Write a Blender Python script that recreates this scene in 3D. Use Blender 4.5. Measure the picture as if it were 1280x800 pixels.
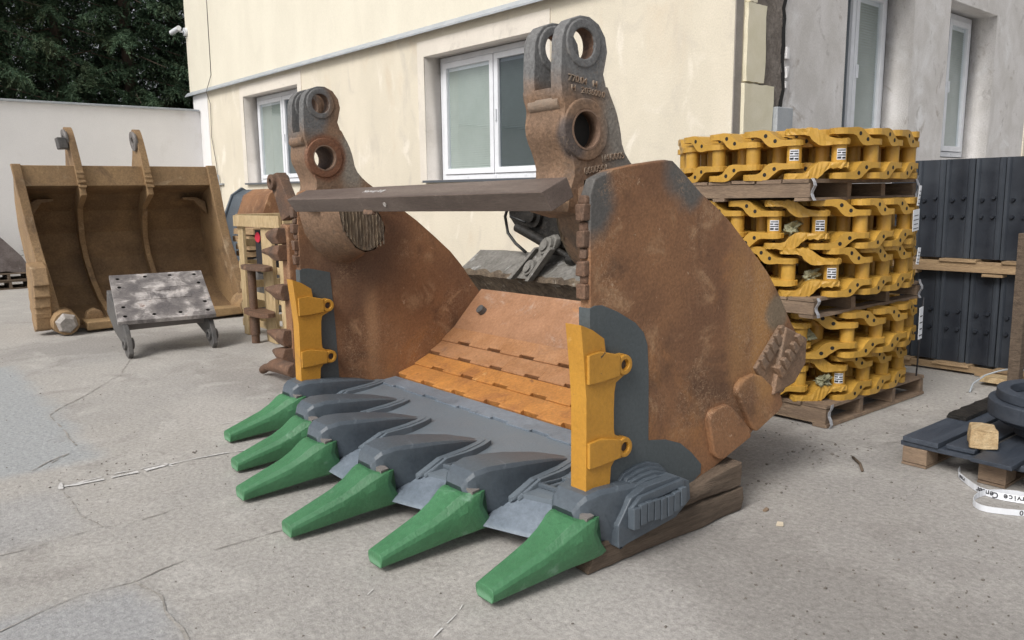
import bpy, bmesh, math, random
import numpy as np
from mathutils import Vector, Matrix, noise
from mathutils.geometry import tessellate_polygon
rnd = random.Random(7)
S = bpy.context.scene
for o in list(bpy.data.objects): bpy.data.objects.remove(o)
C = S.collection
PI = math.pi

# ------------------------------------------------------------------ camera
cam = bpy.data.cameras.new('camera'); camo = bpy.data.objects.new('camera', cam); C.objects.link(camo)
R_ = Vector((.62519745, .78028582, -.01679859)); U_ = Vector((-.10917093, .10874393, .98805691)); B_ = R_.cross(U_)
camo.matrix_world = Matrix(((R_.x, U_.x, B_.x, 2.40439625), (R_.y, U_.y, B_.y, -1.73836026), (R_.z, U_.z, B_.z, 1.6), (0, 0, 0, 1)))
cam.lens = 28.125; cam.sensor_width = 36; cam.clip_start = .05; cam.clip_end = 3000
S.camera = camo
# ------------------------------------------------------------------ light: pale overcast day
SUN_EL, SUN_AZ = math.radians(44), math.radians(284)     # azimuth in the XY plane, the side the light comes from
W = bpy.data.worlds.new('World'); S.world = W; W.use_nodes = True
nt = W.node_tree; bgn = nt.nodes['Background']
sky = nt.nodes.new('ShaderNodeTexSky'); sky.sky_type = 'NISHITA'; sky.sun_disc = False
sky.sun_elevation = SUN_EL; sky.sun_rotation = math.radians(90) - SUN_AZ
sky.air_density = 1.0; sky.dust_density = 4.0; sky.ozone_density = 1.0
hs = nt.nodes.new('ShaderNodeHueSaturation'); hs.inputs['Saturation'].default_value = .22; hs.inputs['Value'].default_value = 1.0
nt.links.new(sky.outputs[0], hs.inputs['Color']); nt.links.new(hs.outputs[0], bgn.inputs[0]); bgn.inputs[1].default_value = .115
sl = bpy.data.lights.new('sun', 'SUN'); sl.energy = 1.75; sl.angle = math.radians(24); sl.color = (1, .965, .91)
so = bpy.data.objects.new('sun', sl); C.objects.link(so)
sd = Vector((math.cos(SUN_AZ) * math.cos(SUN_EL), math.sin(SUN_AZ) * math.cos(SUN_EL), math.sin(SUN_EL)))
so.rotation_euler = sd.to_track_quat('Z', 'Y').to_euler(); so.location = (0, 0, 30)
S.view_settings.view_transform = 'Standard'; S.view_settings.look = 'None'; S.view_settings.gamma = 1
S.view_settings.exposure = 0.33

# ------------------------------------------------------------------ materials
class NB:
    def __init__(s, name):
        s.m = bpy.data.materials.new(name); s.m.use_nodes = True
        s.t = s.m.node_tree; s.b = s.t.nodes['Principled BSDF']
    def n(s, ty, **k):
        q = s.t.nodes.new(ty)
        for a, v in k.items(): setattr(q, a, v)
        return q
    def l(s, a, b): s.t.links.new(a, b)
    def math(s, op, a, b=None, c=None, clamp=False):
        q = s.n('ShaderNodeMath', operation=op, use_clamp=clamp)
        for i, v in enumerate((a, b, c)):
            if v is None: continue
            if isinstance(v, (int, float)): q.inputs[i].default_value = v
            else: s.l(v, q.inputs[i])
        return q.outputs[0]
    def mix(s, f, a, b, mode='MIX'):
        q = s.n('ShaderNodeMix', data_type='RGBA', blend_type=mode)
        for i, v in ((0, f), (6, a), (7, b)):
            if isinstance(v, (int, float)): q.inputs[i].default_value = v
            elif isinstance(v, tuple): q.inputs[i].default_value = (*v, 1)
            else: s.l(v, q.inputs[i])
        return q.outputs[2]
    def noise(s, vec, sc, det=6, ro=.55, dist=0):
        q = s.n('ShaderNodeTexNoise'); q.inputs['Scale'].default_value = sc; q.inputs['Detail'].default_value = det
        q.inputs['Roughness'].default_value = ro; q.inputs['Distortion'].default_value = dist; s.l(vec, q.inputs['Vector']); return q.outputs[0]
    def step(s, v, a, b):
        q = s.n('ShaderNodeMapRange', interpolation_type='SMOOTHSTEP'); s.l(v, q.inputs[0])
        q.inputs[1].default_value = a; q.inputs[2].default_value = b; return q.outputs[0]

def surf(name, c1, c2, sc=3., rough=.6, bump=.25, fine=55., var=.35, patches=(), blobs=(), metal=0., stretch=(1, 1, 1), rot=(0, 0, 0), rand=False, spec=.4, scratch=None, bd=.004, edge=None):
    k = NB(name); tc = k.n('ShaderNodeTexCoord').outputs['Object']; vec = tc
    if rand:
        oi = k.n('ShaderNodeObjectInfo').outputs['Random']
        a = k.n('ShaderNodeVectorMath', operation='ADD'); cb = k.n('ShaderNodeCombineXYZ')
        k.l(k.math('MULTIPLY', oi, 37.), cb.inputs[0]); k.l(k.math('MULTIPLY', oi, 91.), cb.inputs[1]); k.l(tc, a.inputs[0]); k.l(cb.outputs[0], a.inputs[1]); vec = a.outputs[0]
    mp = k.n('ShaderNodeMapping'); mp.inputs['Scale'].default_value = stretch; mp.inputs['Rotation'].default_value = rot; k.l(vec, mp.inputs[0]); mv = mp.outputs[0]
    n1 = k.noise(mv, sc, 8, .6, .3)
    col = k.mix(k.step(n1, .33, .67), c1, c2)
    for (pc, psc, th, soft) in patches:
        m = k.step(k.noise(mv, psc, 7, .62, .6), th, th + soft)
        col = k.mix(m, col, pc)
    for (ce, ra, bc, am, so_) in blobs:
        s1 = k.n('ShaderNodeVectorMath', operation='SUBTRACT'); k.l(tc, s1.inputs[0]); s1.inputs[1].default_value = ce
        s2 = k.n('ShaderNodeVectorMath', operation='DIVIDE'); k.l(s1.outputs[0], s2.inputs[0]); s2.inputs[1].default_value = ra
        s3 = k.n('ShaderNodeVectorMath', operation='LENGTH'); k.l(s2.outputs[0], s3.inputs[0])
        d = k.math('ADD', s3.outputs['Value'], k.math('MULTIPLY', k.math('SUBTRACT', k.noise(tc, 5, 6), .5), am))
        col = k.mix(k.step(d, 1 + so_, 1 - so_), col, bc)
    f = k.noise(mv, fine, 5, .7)
    if rand:
        v2 = k.math('ADD', k.math('MULTIPLY', oi, .22), .89); g = k.n('ShaderNodeCombineXYZ')
        for i in range(3): k.l(v2, g.inputs[i])
        col = k.mix(1., col, g.outputs[0], 'MULTIPLY')
    lo, hi = 1 - var, 1 + var
    mr = k.n('ShaderNodeMapRange'); k.l(f, mr.inputs[0]); mr.inputs[1].default_value = .3; mr.inputs[2].default_value = .7; mr.inputs[3].default_value = lo; mr.inputs[4].default_value = hi
    g = k.n('ShaderNodeCombineXYZ')
    for i in range(3): k.l(mr.outputs[0], g.inputs[i])
    col = k.mix(1., col, g.outputs[0], 'MULTIPLY')
    if scratch:
        sc_, scol, ssz, am = scratch
        w = k.n('ShaderNodeTexVoronoi', feature='DISTANCE_TO_EDGE'); w.inputs['Scale'].default_value = ssz
        dn = k.n('ShaderNodeTexNoise'); dn.inputs['Scale'].default_value = ssz * .5; dn.inputs['Detail'].default_value = 4; k.l(tc, dn.inputs['Vector'])
        ad = k.n('ShaderNodeVectorMath', operation='ADD'); k.l(tc, ad.inputs[0]); sm = k.n('ShaderNodeVectorMath', operation='SCALE'); k.l(dn.outputs['Color'], sm.inputs[0]); sm.inputs['Scale'].default_value = .35; k.l(sm.outputs[0], ad.inputs[1]); k.l(ad.outputs[0], w.inputs['Vector'])
        m = k.math('MULTIPLY', k.step(w.outputs[0], .05, .0), k.step(k.noise(tc, sc_, 4), .48, .62))
        col = k.mix(k.math('MULTIPLY', m, am), col, scol)
    if edge:
        ec, e0, e1 = edge
        ge = k.n('ShaderNodeNewGeometry').outputs['Pointiness']
        col = k.mix(k.math('MULTIPLY', k.step(k.math('ADD', ge, k.math('MULTIPLY', k.math('SUBTRACT', n1, .5), .08)), e0, e1), .8), col, ec)
    k.l(col, k.b.inputs['Base Color'])
    rr = k.math('ADD', k.math('MULTIPLY', k.math('SUBTRACT', n1, .5), .35), rough, clamp=True); k.l(rr, k.b.inputs['Roughness'])
    k.b.inputs['Metallic'].default_value = metal; k.b.inputs['Specular IOR Level'].default_value = spec
    if bump:
        bn = k.n('ShaderNodeBump'); bn.inputs['Strength'].default_value = bump; bn.inputs['Distance'].default_value = bd * 4
        k.l(k.math('ADD', f, k.math('MULTIPLY', n1, 1.2)), bn.inputs['Height']); k.l(bn.outputs[0], k.b.inputs['Normal'])
    return k.m

def plain(name, c, rough=.5, metal=0, spec=.5):
    return surf(name, c, tuple(x * .93 for x in c), 6, rough, .05, 80, .04, metal=metal, spec=spec)

RUST_D = (.075, .045, .03); RUST = (.20, .085, .035); RUST_L = (.30, .15, .07); GREY = (.085, .105, .125)
M = {}
M['rust'] = surf('rusty_steel', (.27, .135, .065), (.18, .09, .048), 1.7, .72, .3, 75, .26, patches=[((.34, .20, .11), 5, .54, .16), ((.13, .068, .038), 2.3, .53, .16), ((.33, .155, .06), 1.4, .57, .14), ((.07, .045, .032), 7, .68, .07), ((.42, .28, .18), 26, .66, .07), ((.48, .40, .33), 40, .73, .03)],
    blobs=[((0, .58, 1.60), (.2, .14, .20), (.10, .095, .09), 1.1, .35), ((0, 1.20, 1.70), (.2, .15, .17), (.115, .108, .10), 1.0, .3), ((0, 1.8, .95), (.4, .1, .5), (.36, .19, .075), 1.3, .5), ((0, 1.62, 1.0), (.4, .09, .35), (.30, .16, .07), 1.2, .6), ((0, 1.93, .97), (.3, .1, .09), (.2, .15, .1), .8, .3), ((-2.85, 1.12, .80), (.3, .05, .42), (.34, .19, .10), 1.5, .8), ((-2.85, .95, 1.2), (.3, .4, .3), (.13, .075, .048), 1.0, .7)],
    scratch=(2.5, (.44, .29, .18), 20, .6), edge=((.33, .2, .12), .56, .68))
M['rust_dark'] = surf('dark_rusty_casting', (.14, .075, .045), (.085, .055, .04), 4, .7, .45, 60, .4, patches=[((.22, .13, .08), 6, .55, .15)], edge=((.3, .2, .14), .55, .66))
M['ear'] = surf('worn_casting', (.235, .145, .09), (.17, .108, .07), 3.5, .65, .45, 60, .35, patches=[((.13, .09, .065), 5, .56, .12), ((.27, .17, .1), 9, .6, .12)],
    blobs=[((-.2, .7, 2.26), (.6, .35, .21), (.15, .15, .15), .9, .3), ((-2.8, .66, 2.26), (.6, .11, .24), (.13, .13, .13), 1.2, .4), ((-.2, .95, 1.93), (.6, .13, .3), (.21, .19, .165), .9, .4), ((-2.8, .93, 1.87), (.6, .10, .2), (.24, .215, .18), 1.2, .4), ((-2.68, .73, 1.89), (.1, .155, .155), (.17, .075, .04), .4, .15), ((-.13, .63, 1.83), (.06, .08, .09), (.09, .07, .062), .9, .3)], scratch=(4, (.3, .22, .15), 18, .3), edge=((.3, .25, .2), .55, .66))
M['beam'] = surf('brown_beam_steel', (.14, .105, .088), (.10, .074, .062), 2.5, .5, .2, 60, .25, stretch=(.4, 3, 3), scratch=(6, (.4, .34, .3), 30, .3), edge=((.3, .22, .18), .58, .7))
M['grey'] = surf('slate_grey_paint', (.068, .084, .102), (.084, .103, .123), 3, .42, .22, 50, .14, patches=[((.13, .155, .18), 6, .64, .08)], spec=.5, edge=((.16, .19, .22), .54, .66))
M['greyflat'] = surf('slate_grey_paint_on_plate', (.072, .086, .092), (.086, .100, .106), 2.4, .55, .18, 60, .14, patches=[((.10, .10, .10), 6, .66, .08)], spec=.4)
M['greyworn'] = surf('worn_grey_lip_paint', (.14, .17, .205), (.20, .235, .28), 3, .36, .3, 40, .15, patches=[((.09, .11, .13), 4, .6, .1)])
M['green'] = surf('green_tooth_paint', (.050, .160, .072), (.065, .195, .092), 3, .42, .35, 45, .14, patches=[((.13, .26, .165), 7, .60, .12), ((.04, .075, .045), 22, .72, .05)], rand=True, edge=((.16, .33, .2), .54, .66),)
M['yellow'] = surf('yellow_guard_paint', (.50, .25, .035), (.45, .22, .03), 3, .45, .2, 60, .10, patches=[((.38, .19, .045), 4, .60, .12), ((.10, .07, .04), 22, .70, .03), ((.58, .36, .12), 6, .66, .08)], edge=((.22, .13, .05), .56, .66))
M['track'] = surf('yellow_track_paint', (.48, .275, .05), (.43, .245, .042), 3, .42, .2, 60, .10, rand=True, patches=[((.33, .18, .04), 12, .66, .08)], edge=((.62, .36, .07), .56, .68))
M['hole'] = plain('hole_shade_lens_black', (.012, .011, .01), .8)  # flat black painting the shade in holes; also used for crack and lens
M['bronze'] = plain('bolt_brown', (.05, .035, .03), .5)
M['orange1'] = surf('fresh_orange_rust', (.52, .225, .055), (.42, .18, .048), 5, .7, .35, 55, .25, patches=[((.34, .14, .045), 3, .50, .18), ((.24, .10, .04), 9, .64, .08), ((.60, .33, .12), 7, .64, .1)], scratch=(4, (.6, .38, .2), 30, .3))
M['orange2'] = surf('pale_orange_rust', (.42, .215, .105), (.35, .165, .07), 5, .65, .35, 55, .22, patches=[((.30, .16, .09), 4, .56, .15)], scratch=(4, (.5, .36, .24), 30, .3))
M['orange3'] = surf('pinkish_worn_rust', (.36, .19, .105), (.29, .145, .075), 4, .55, .3, 50, .2, patches=[((.38, .26, .19), 5, .58, .15), ((.42, .2, .08), 3, .6, .15)], scratch=(4, (.5, .4, .32), 24, .3))
M['rough_cut'] = surf('rough_cut_face', (.24, .18, .12), (.15, .115, .085), 14, .85, .9, 40, .4, stretch=(1, 1, .25), bd=.01)
M['timber'] = surf('old_weathered_timber', (.17, .125, .09), (.115, .085, .062), 4, .85, .7, 30, .35, stretch=(4, .5, 9), patches=[((.30, .23, .16), 5, .64, .1)], bd=.006)
M['pallet'] = surf('weathered_pallet_wood', (.26, .185, .125), (.19, .135, .095), 4, .8, .5, 26, .22, stretch=(1.2, 4, 6), rand=True, patches=[((.12, .085, .065), 7, .68, .08)])
M['pallet2'] = surf('yellowish_pallet_wood', (.36, .25, .14), (.28, .19, .11), 4, .75, .4, 26, .2, stretch=(1, 5, 6), rand=True, patches=[((.14, .10, .065), 7, .7, .06)])
M['crate'] = surf('pale_crate_wood', (.50, .38, .22), (.40, .29, .155), 4, .75, .35, 26, .18, stretch=(3, 4, 1), rand=True, patches=[((.09, .07, .05), 6, .66, .06)])
M['fresh'] = surf('fresh_cut_wood', (.55, .42, .25), (.43, .30, .16), 5, .75, .5, 24, .25, stretch=(6, 1, 6), patches=[((.22, .13, .07), 9, .62, .1)])
M['black'] = surf('blue_black_paint', (.015, .018, .025), (.021, .025, .033), 3, .42, .15, 50, .15, rand=True, edge=((.06, .07, .085), .55, .68))
M['darkboard'] = surf('dark_blue_board', (.035, .044, .06), (.05, .06, .078), 4, .55, .35, 50, .25, stretch=(5, .7, 5), rand=True)
M['oldyellow'] = surf('faded_yellow_brown_paint', (.30, .195, .10), (.22, .14, .075), 2.2, .7, .35, 45, .26, patches=[((.15, .095, .055), 3, .52, .2), ((.38, .29, .19), 2.2, .58, .15), ((.43, .30, .16), 9, .64, .1)], scratch=(4, (.42, .3, .17), 16, .35), edge=((.45, .32, .18), .55, .66))
M['oldshaded'] = surf('shaded_inner_rusty_paint', (.215, .135, .068), (.145, .092, .05), 2.6, .75, .3, 40, .28, patches=[((.22, .14, .07), 4, .58, .12)])  # rusty paint with the shade inside the bucket mixed into its colour
M['lipwood'] = surf('worn_tan_steel', (.36, .24, .12), (.28, .185, .095), 4, .65, .3, 40, .2)
M['greysteel'] = surf('bare_worn_steel', (.36, .33, .31), (.24, .22, .2), 8, .45, .4, 40, .2)
M['scarred'] = surf('dark_plate_with_white_scars', (.11, .10, .10), (.23, .21, .20), 5, .38, .35, 40, .3, patches=[((.64, .60, .58), 5.0, .47, .28), ((.2, .13, .10), 5, .60, .1)], edge=((.6, .56, .54), .55, .62))
M['darksteel'] = surf('dark_grey_steel', (.07, .068, .068), (.11, .105, .1), 6, .55, .3, 40, .25, edge=((.22, .2, .19), .55, .66))
M['muddy'] = surf('muddy_grey_steel', (.19, .18, .165), (.125, .118, .105), 5, .8, .5, 30, .3, patches=[((.29, .285, .275), 5, .57, .1), ((.10, .075, .05), 6, .62, .1)])
M['muddark'] = surf('mud_caked_face', (.15, .115, .08), (.085, .063, .045), 9, .9, .8, 30, .4, patches=[((.25, .22, .18), 12, .58, .1)])
M['hydr'] = surf('greasy_black_steel', (.010, .009, .008), (.022, .019, .016), 12, .5, .6, 40, .4, patches=[((.11, .095, .08), 14, .66, .08)])
M['rubber'] = plain('black_rubber', (.012, .012, .012), .5)
M['white'] = plain('white_pvc', (.72, .74, .78), .35)
M['label'] = plain('white_label', (.68, .7, .74), .5)
M['ink'] = plain('black_ink', (.02, .02, .025), .6)
M['blue'] = plain('blue_ink', (.05, .25, .6), .5)
M['red'] = plain('red_sticker', (.55, .03, .06), .5)
M['metal'] = surf('galvanised_sheet', (.30, .33, .36), (.38, .40, .42), 4, .4, .1, 50, .1)
M['anthracite'] = plain('anthracite_sill', (.09, .10, .115), .4)
M['strap'] = surf('worn_steel_band', (.45, .46, .48), (.3, .3, .32), 20, .35, .1, 50, .1)
M['cream'] = surf('cream_render', (.66, .605, .50), (.61, .56, .46), 1.3, .9, .5, 90, .10, stretch=(1, 1, .5), patches=[((.54, .495, .42), 2.2, .52, .22), ((.71, .66, .57), 3, .56, .15), ((.58, .48, .36), .9, .58, .2)], spec=.2, bd=.003)
M['cream_up'] = surf('pale_upper_render', (.70, .66, .555), (.66, .62, .52), 1.3, .9, .4, 90, .06, stretch=(1, 1, .5), patches=[((.60, .56, .47), 1.6, .62, .2)], spec=.2, bd=.003)
M['surround'] = surf('pale_window_surround', (.68, .63, .56), (.62, .575, .51), 2, .9, .3, 90, .08, patches=[((.5, .46, .41), 2.5, .58, .15)], spec=.2)
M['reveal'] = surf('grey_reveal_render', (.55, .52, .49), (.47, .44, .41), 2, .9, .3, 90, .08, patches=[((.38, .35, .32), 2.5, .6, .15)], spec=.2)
M['whitewall'] = surf('whitewashed_wall', (.74, .73, .73), (.70, .69, .69), .9, .9, .3, 70, .06, patches=[((.63, .61, .59), 1.2, .58, .2)], spec=.2)
M['plaster'] = surf('patchy_grey_plaster', (.66, .64, .63), (.56, .54, .52), 2.6, .92, .6, 60, .12, stretch=(1, 1, .8), patches=[((.76, .755, .755), 1.5, .52, .2), ((.46, .44, .425), 3.4, .58, .12), ((.42, .385, .355), 3, .61, .1), ((.40, .36, .31), 1.2, .66, .1)], spec=.2)
M['foam'] = surf('cream_insulation_board', (.76, .71, .56), (.71, .66, .50), 5, .9, .4, 120, .08, spec=.2)
M['mortar'] = surf('rough_mortar', (.20, .175, .155), (.27, .24, .215), 6, .95, .9, 30, .3, bd=.01, spec=.1)
M['adhesive'] = surf('grey_adhesive_strip', (.31, .285, .26), (.26, .24, .22), 4, .95, .4, 60, .1, spec=.1)
M['blind'] = surf('grey_green_blind', (.40, .44, .41), (.36, .40, .37), 3, .5, 0, 50, .05)
M['bark'] = surf('spruce_bark', (.10, .07, .05), (.06, .045, .035), 6, .9, .6, 30, .3, stretch=(3, 3, .6))
M['bag'] = surf('cloudy_plastic_bag', (.34, .33, .20), (.16, .16, .11), 18, .25, .4, 40, .3, patches=[((.55, .55, .48), 25, .6, .1)])
M['tarp'] = surf('grey_brown_scrap', (.17, .145, .14), (.10, .08, .075), 4, .6, .4, 40, .25, patches=[((.45, .43, .46), 3, .62, .1)])
M['debris'] = surf('dark_dirt_crumbs', (.13, .115, .10), (.20, .18, .16), 9, .95, .3, 40, .3, rand=True)
M['chip'] = plain('pale_wood_chip', (.6, .52, .4), .8)
M['chalk'] = surf('white_line_paint', (.62, .61, .60), (.5, .49, .48), 14, .9, .2, 60, .2, spec=.1)
M['crack'] = surf('dirt_in_joint', (.25, .235, .215), (.37, .35, .325), 9, .95, .2, 40, .3, spec=.1)

def needle_mat():
    k = NB('spruce_needles'); oi = k.n('ShaderNodeNewGeometry').outputs['Random Per Island']
    tc = k.n('ShaderNodeTexCoord').outputs['Object']
    c = k.mix(oi, (.030, .062, .036), (.066, .105, .055))
    c = k.mix(k.step(k.noise(tc, 1.3, 4), .5, .7), c, (.05, .062, .03))
    k.l(c, k.b.inputs['Base Color']); k.b.inputs['Roughness'].default_value = .7; k.b.inputs['Specular IOR Level'].default_value = .25
    return k.m
M['needles'] = needle_mat()
def glass_mat(name, tint, gl=.5):
    k = NB(name); k.t.nodes.remove(k.b)
    out = [n for n in k.t.nodes if n.type == 'OUTPUT_MATERIAL'][0]
    tr = k.n('ShaderNodeBsdfTransparent'); tr.inputs[0].default_value = (*tint, 1)
    gs = k.n('ShaderNodeBsdfGlossy'); gs.inputs['Roughness'].default_value = .03; gs.inputs[0].default_value = (.9, .95, 1, 1)
    fr = k.n('ShaderNodeLayerWeight'); fr.inputs[0].default_value = .5
    mx = k.n('ShaderNodeMixShader'); k.l(k.math('ADD', k.math('MULTIPLY', k.math('POWER', fr.outputs['Facing'], 3.5), .9), gl * .12), mx.inputs[0]); k.l(tr.outputs[0], mx.inputs[1]); k.l(gs.outputs[0], mx.inputs[2]); k.l(mx.outputs[0], out.inputs[0])
    return k.m
M['glass'] = glass_mat('window_glass', (.94, .97, .97))
M['glass_tinted_reflection'] = glass_mat('window_glass_tinted_reflection', (.42, .45, .47))  # dark tint paints in the darker reflection of some panes

def ground_mat():
    k = NB('worn_concrete_yard'); tc = k.n('ShaderNodeTexCoord').outputs['Object']
    sp = k.n('ShaderNodeSeparateXYZ'); k.l(tc, sp.inputs[0])
    big = k.noise(tc, .55, 8, .6, .4); mid = k.noise(tc, 3.2, 8, .65, .5); fin = k.noise(tc, 38, 6, .75); vf = k.noise(tc, 170, 3, .7)
    col = k.mix(k.step(big, .35, .65), (.385, .365, .34), (.345, .33, .312))
    col = k.mix(k.math('MULTIPLY', k.step(mid, .50, .68), .6), col, (.46, .44, .415))
    col = k.mix(k.math('MULTIPLY', k.step(k.noise(tc, 1.7, 7, .6, .8), .56, .7), .55), col, (.26, .242, .225))
    nx = k.math('ADD', sp.outputs[0], k.math('MULTIPLY', k.math('SUBTRACT', k.noise(tc, 2.2, 6, .65), .5), .35))
    ny = k.math('ADD', sp.outputs[1], k.math('MULTIPLY', k.math('SUBTRACT', k.noise(tc, 2.6, 6, .65), .5), .35))
    def box(x0, x1, y0, y1, s=.04):
        a = k.math('MULTIPLY', k.step(nx, x0 - s, x0 + s), k.step(nx, x1 + s, x1 - s))
        b = k.math('MULTIPLY', k.step(ny, y0 - s, y0 + s), k.step(ny, y1 + s, y1 - s)); return k.math('MULTIPLY', a, b)
    blue = (.32, .325, .335)
    col = k.mix(k.math('MULTIPLY', box(-6.9, -3.05, -4.5, -.75, .10), .85), col, (.33, .345, .355))
    col = k.mix(k.math('MULTIPLY', box(-1.08, -.2, -3, -1.0, .08), .75), col, blue)
    col = k.mix(k.math('MULTIPLY', box(-2.6, -1.85, -4, -1.06, .14), .45), col, blue)
    col = k.mix(k.math('MULTIPLY', box(-9.5, -7.2, -3, 3, .3), .5), col, (.40, .38, .355))
    col = k.mix(k.math('MULTIPLY', box(.1, 2.6, .3, 2.6, .5), .35), col, (.25, .235, .225))
    for (cx_, cy_, rx_, ry_, cc, ff) in ((.9, 1.0, 1.3, .6, (.23, .215, .20), .5), (-.6, 2.4, .5, .9, (.22, .205, .19), .45), (-4.8, .9, 1.2, .5, (.25, .23, .21), .4), (-7.6, .4, .8, 1.6, (.22, .205, .195), .5), (.3, 3.6, .5, 1.1, (.21, .2, .19), .5), (-3.6, .2, .9, .35, (.47, .445, .415), .45), (.1, .4, .9, .4, (.46, .44, .42), .4)):
        qa = k.math('POWER', k.math('DIVIDE', k.math('SUBTRACT', nx, cx_), rx_), 2.); qb = k.math('POWER', k.math('DIVIDE', k.math('SUBTRACT', ny, cy_), ry_), 2.)
        dd = k.math('ADD', k.math('SQRT', k.math('ADD', k.math('ABSOLUTE', qa), k.math('ABSOLUTE', qb))), k.math('MULTIPLY', k.math('SUBTRACT', mid, .5), 1.6))
        col = k.mix(k.math('MULTIPLY', k.step(dd, 1.15, .45), ff), col, cc)
    # pale scuffs, stretched
    mp = k.n('ShaderNodeMapping'); mp.inputs['Scale'].default_value = (9, 1.3, 1); mp.inputs['Rotation'].default_value = (0, 0, .5); k.l(tc, mp.inputs[0])
    col = k.mix(k.math('MULTIPLY', k.step(k.noise(mp.outputs[0], 2.5, 7, .7), .60, .72), .35), col, (.52, .50, .47))
    mr = k.n('ShaderNodeMapRange'); k.l(fin, mr.inputs[0]); mr.inputs[1].default_value = .3; mr.inputs[2].default_value = .7; mr.inputs[3].default_value = .68; mr.inputs[4].default_value = 1.28
    mr2 = k.n('ShaderNodeMapRange'); k.l(vf, mr2.inputs[0]); mr2.inputs[1].default_value = .3; mr2.inputs[2].default_value = .7; mr2.inputs[3].default_value = .82; mr2.inputs[4].default_value = 1.18
    g = k.n('ShaderNodeCombineXYZ'); v = k.math('MULTIPLY', mr.outputs[0], mr2.outputs[0])
    for i in range(3): k.l(v, g.inputs[i])
    col = k.mix(1., col, g.outputs[0], 'MULTIPLY')
    # hairline cracks and dark specks
    vo = k.n('ShaderNodeTexVoronoi', feature='DISTANCE_TO_EDGE'); vo.inputs['Scale'].default_value = .9
    dn = k.n('ShaderNodeTexNoise'); dn.inputs['Scale'].default_value = 3; dn.inputs['Detail'].default_value = 8; k.l(tc, dn.inputs['Vector'])
    sm = k.n('ShaderNodeVectorMath', operation='SCALE'); k.l(dn.outputs['Color'], sm.inputs[0]); sm.inputs['Scale'].default_value = .5
    ad = k.n('ShaderNodeVectorMath', operation='ADD'); k.l(tc, ad.inputs[0]); k.l(sm.outputs[0], ad.inputs[1]); k.l(ad.outputs[0], vo.inputs['Vector'])
    ck = k.math('MULTIPLY', k.step(vo.outputs[0], .006, .0), k.step(mid, .5, .62))
    col = k.mix(k.math('MULTIPLY', ck, .35), col, (.17, .155, .145))
    spk = k.step(k.noise(tc, 60, 2, .5), .73, .77); col = k.mix(k.math('MULTIPLY', spk, .6), col, (.13, .12, .11))
    wh = k.step(k.noise(tc, 47, 2, .5), .755, .78); col = k.mix(k.math('MULTIPLY', wh, .6), col, (.7, .69, .67))
    k.l(col, k.b.inputs['Base Color']); k.b.inputs['Specular IOR Level'].default_value = .3
    k.l(k.math('ADD', k.math('MULTIPLY', mid, -.2), .88), k.b.inputs['Roughness'])
    bn = k.n('ShaderNodeBump'); bn.inputs['Strength'].default_value = .5; bn.inputs['Distance'].default_value = .012
    k.l(k.math('ADD', k.math('ADD', fin, k.math('MULTIPLY', vf, .4)), k.math('MULTIPLY', mid, 2.)), bn.inputs['Height']); k.l(bn.outputs[0], k.b.inputs['Normal'])
    return k.m
M['ground'] = ground_mat()

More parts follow.
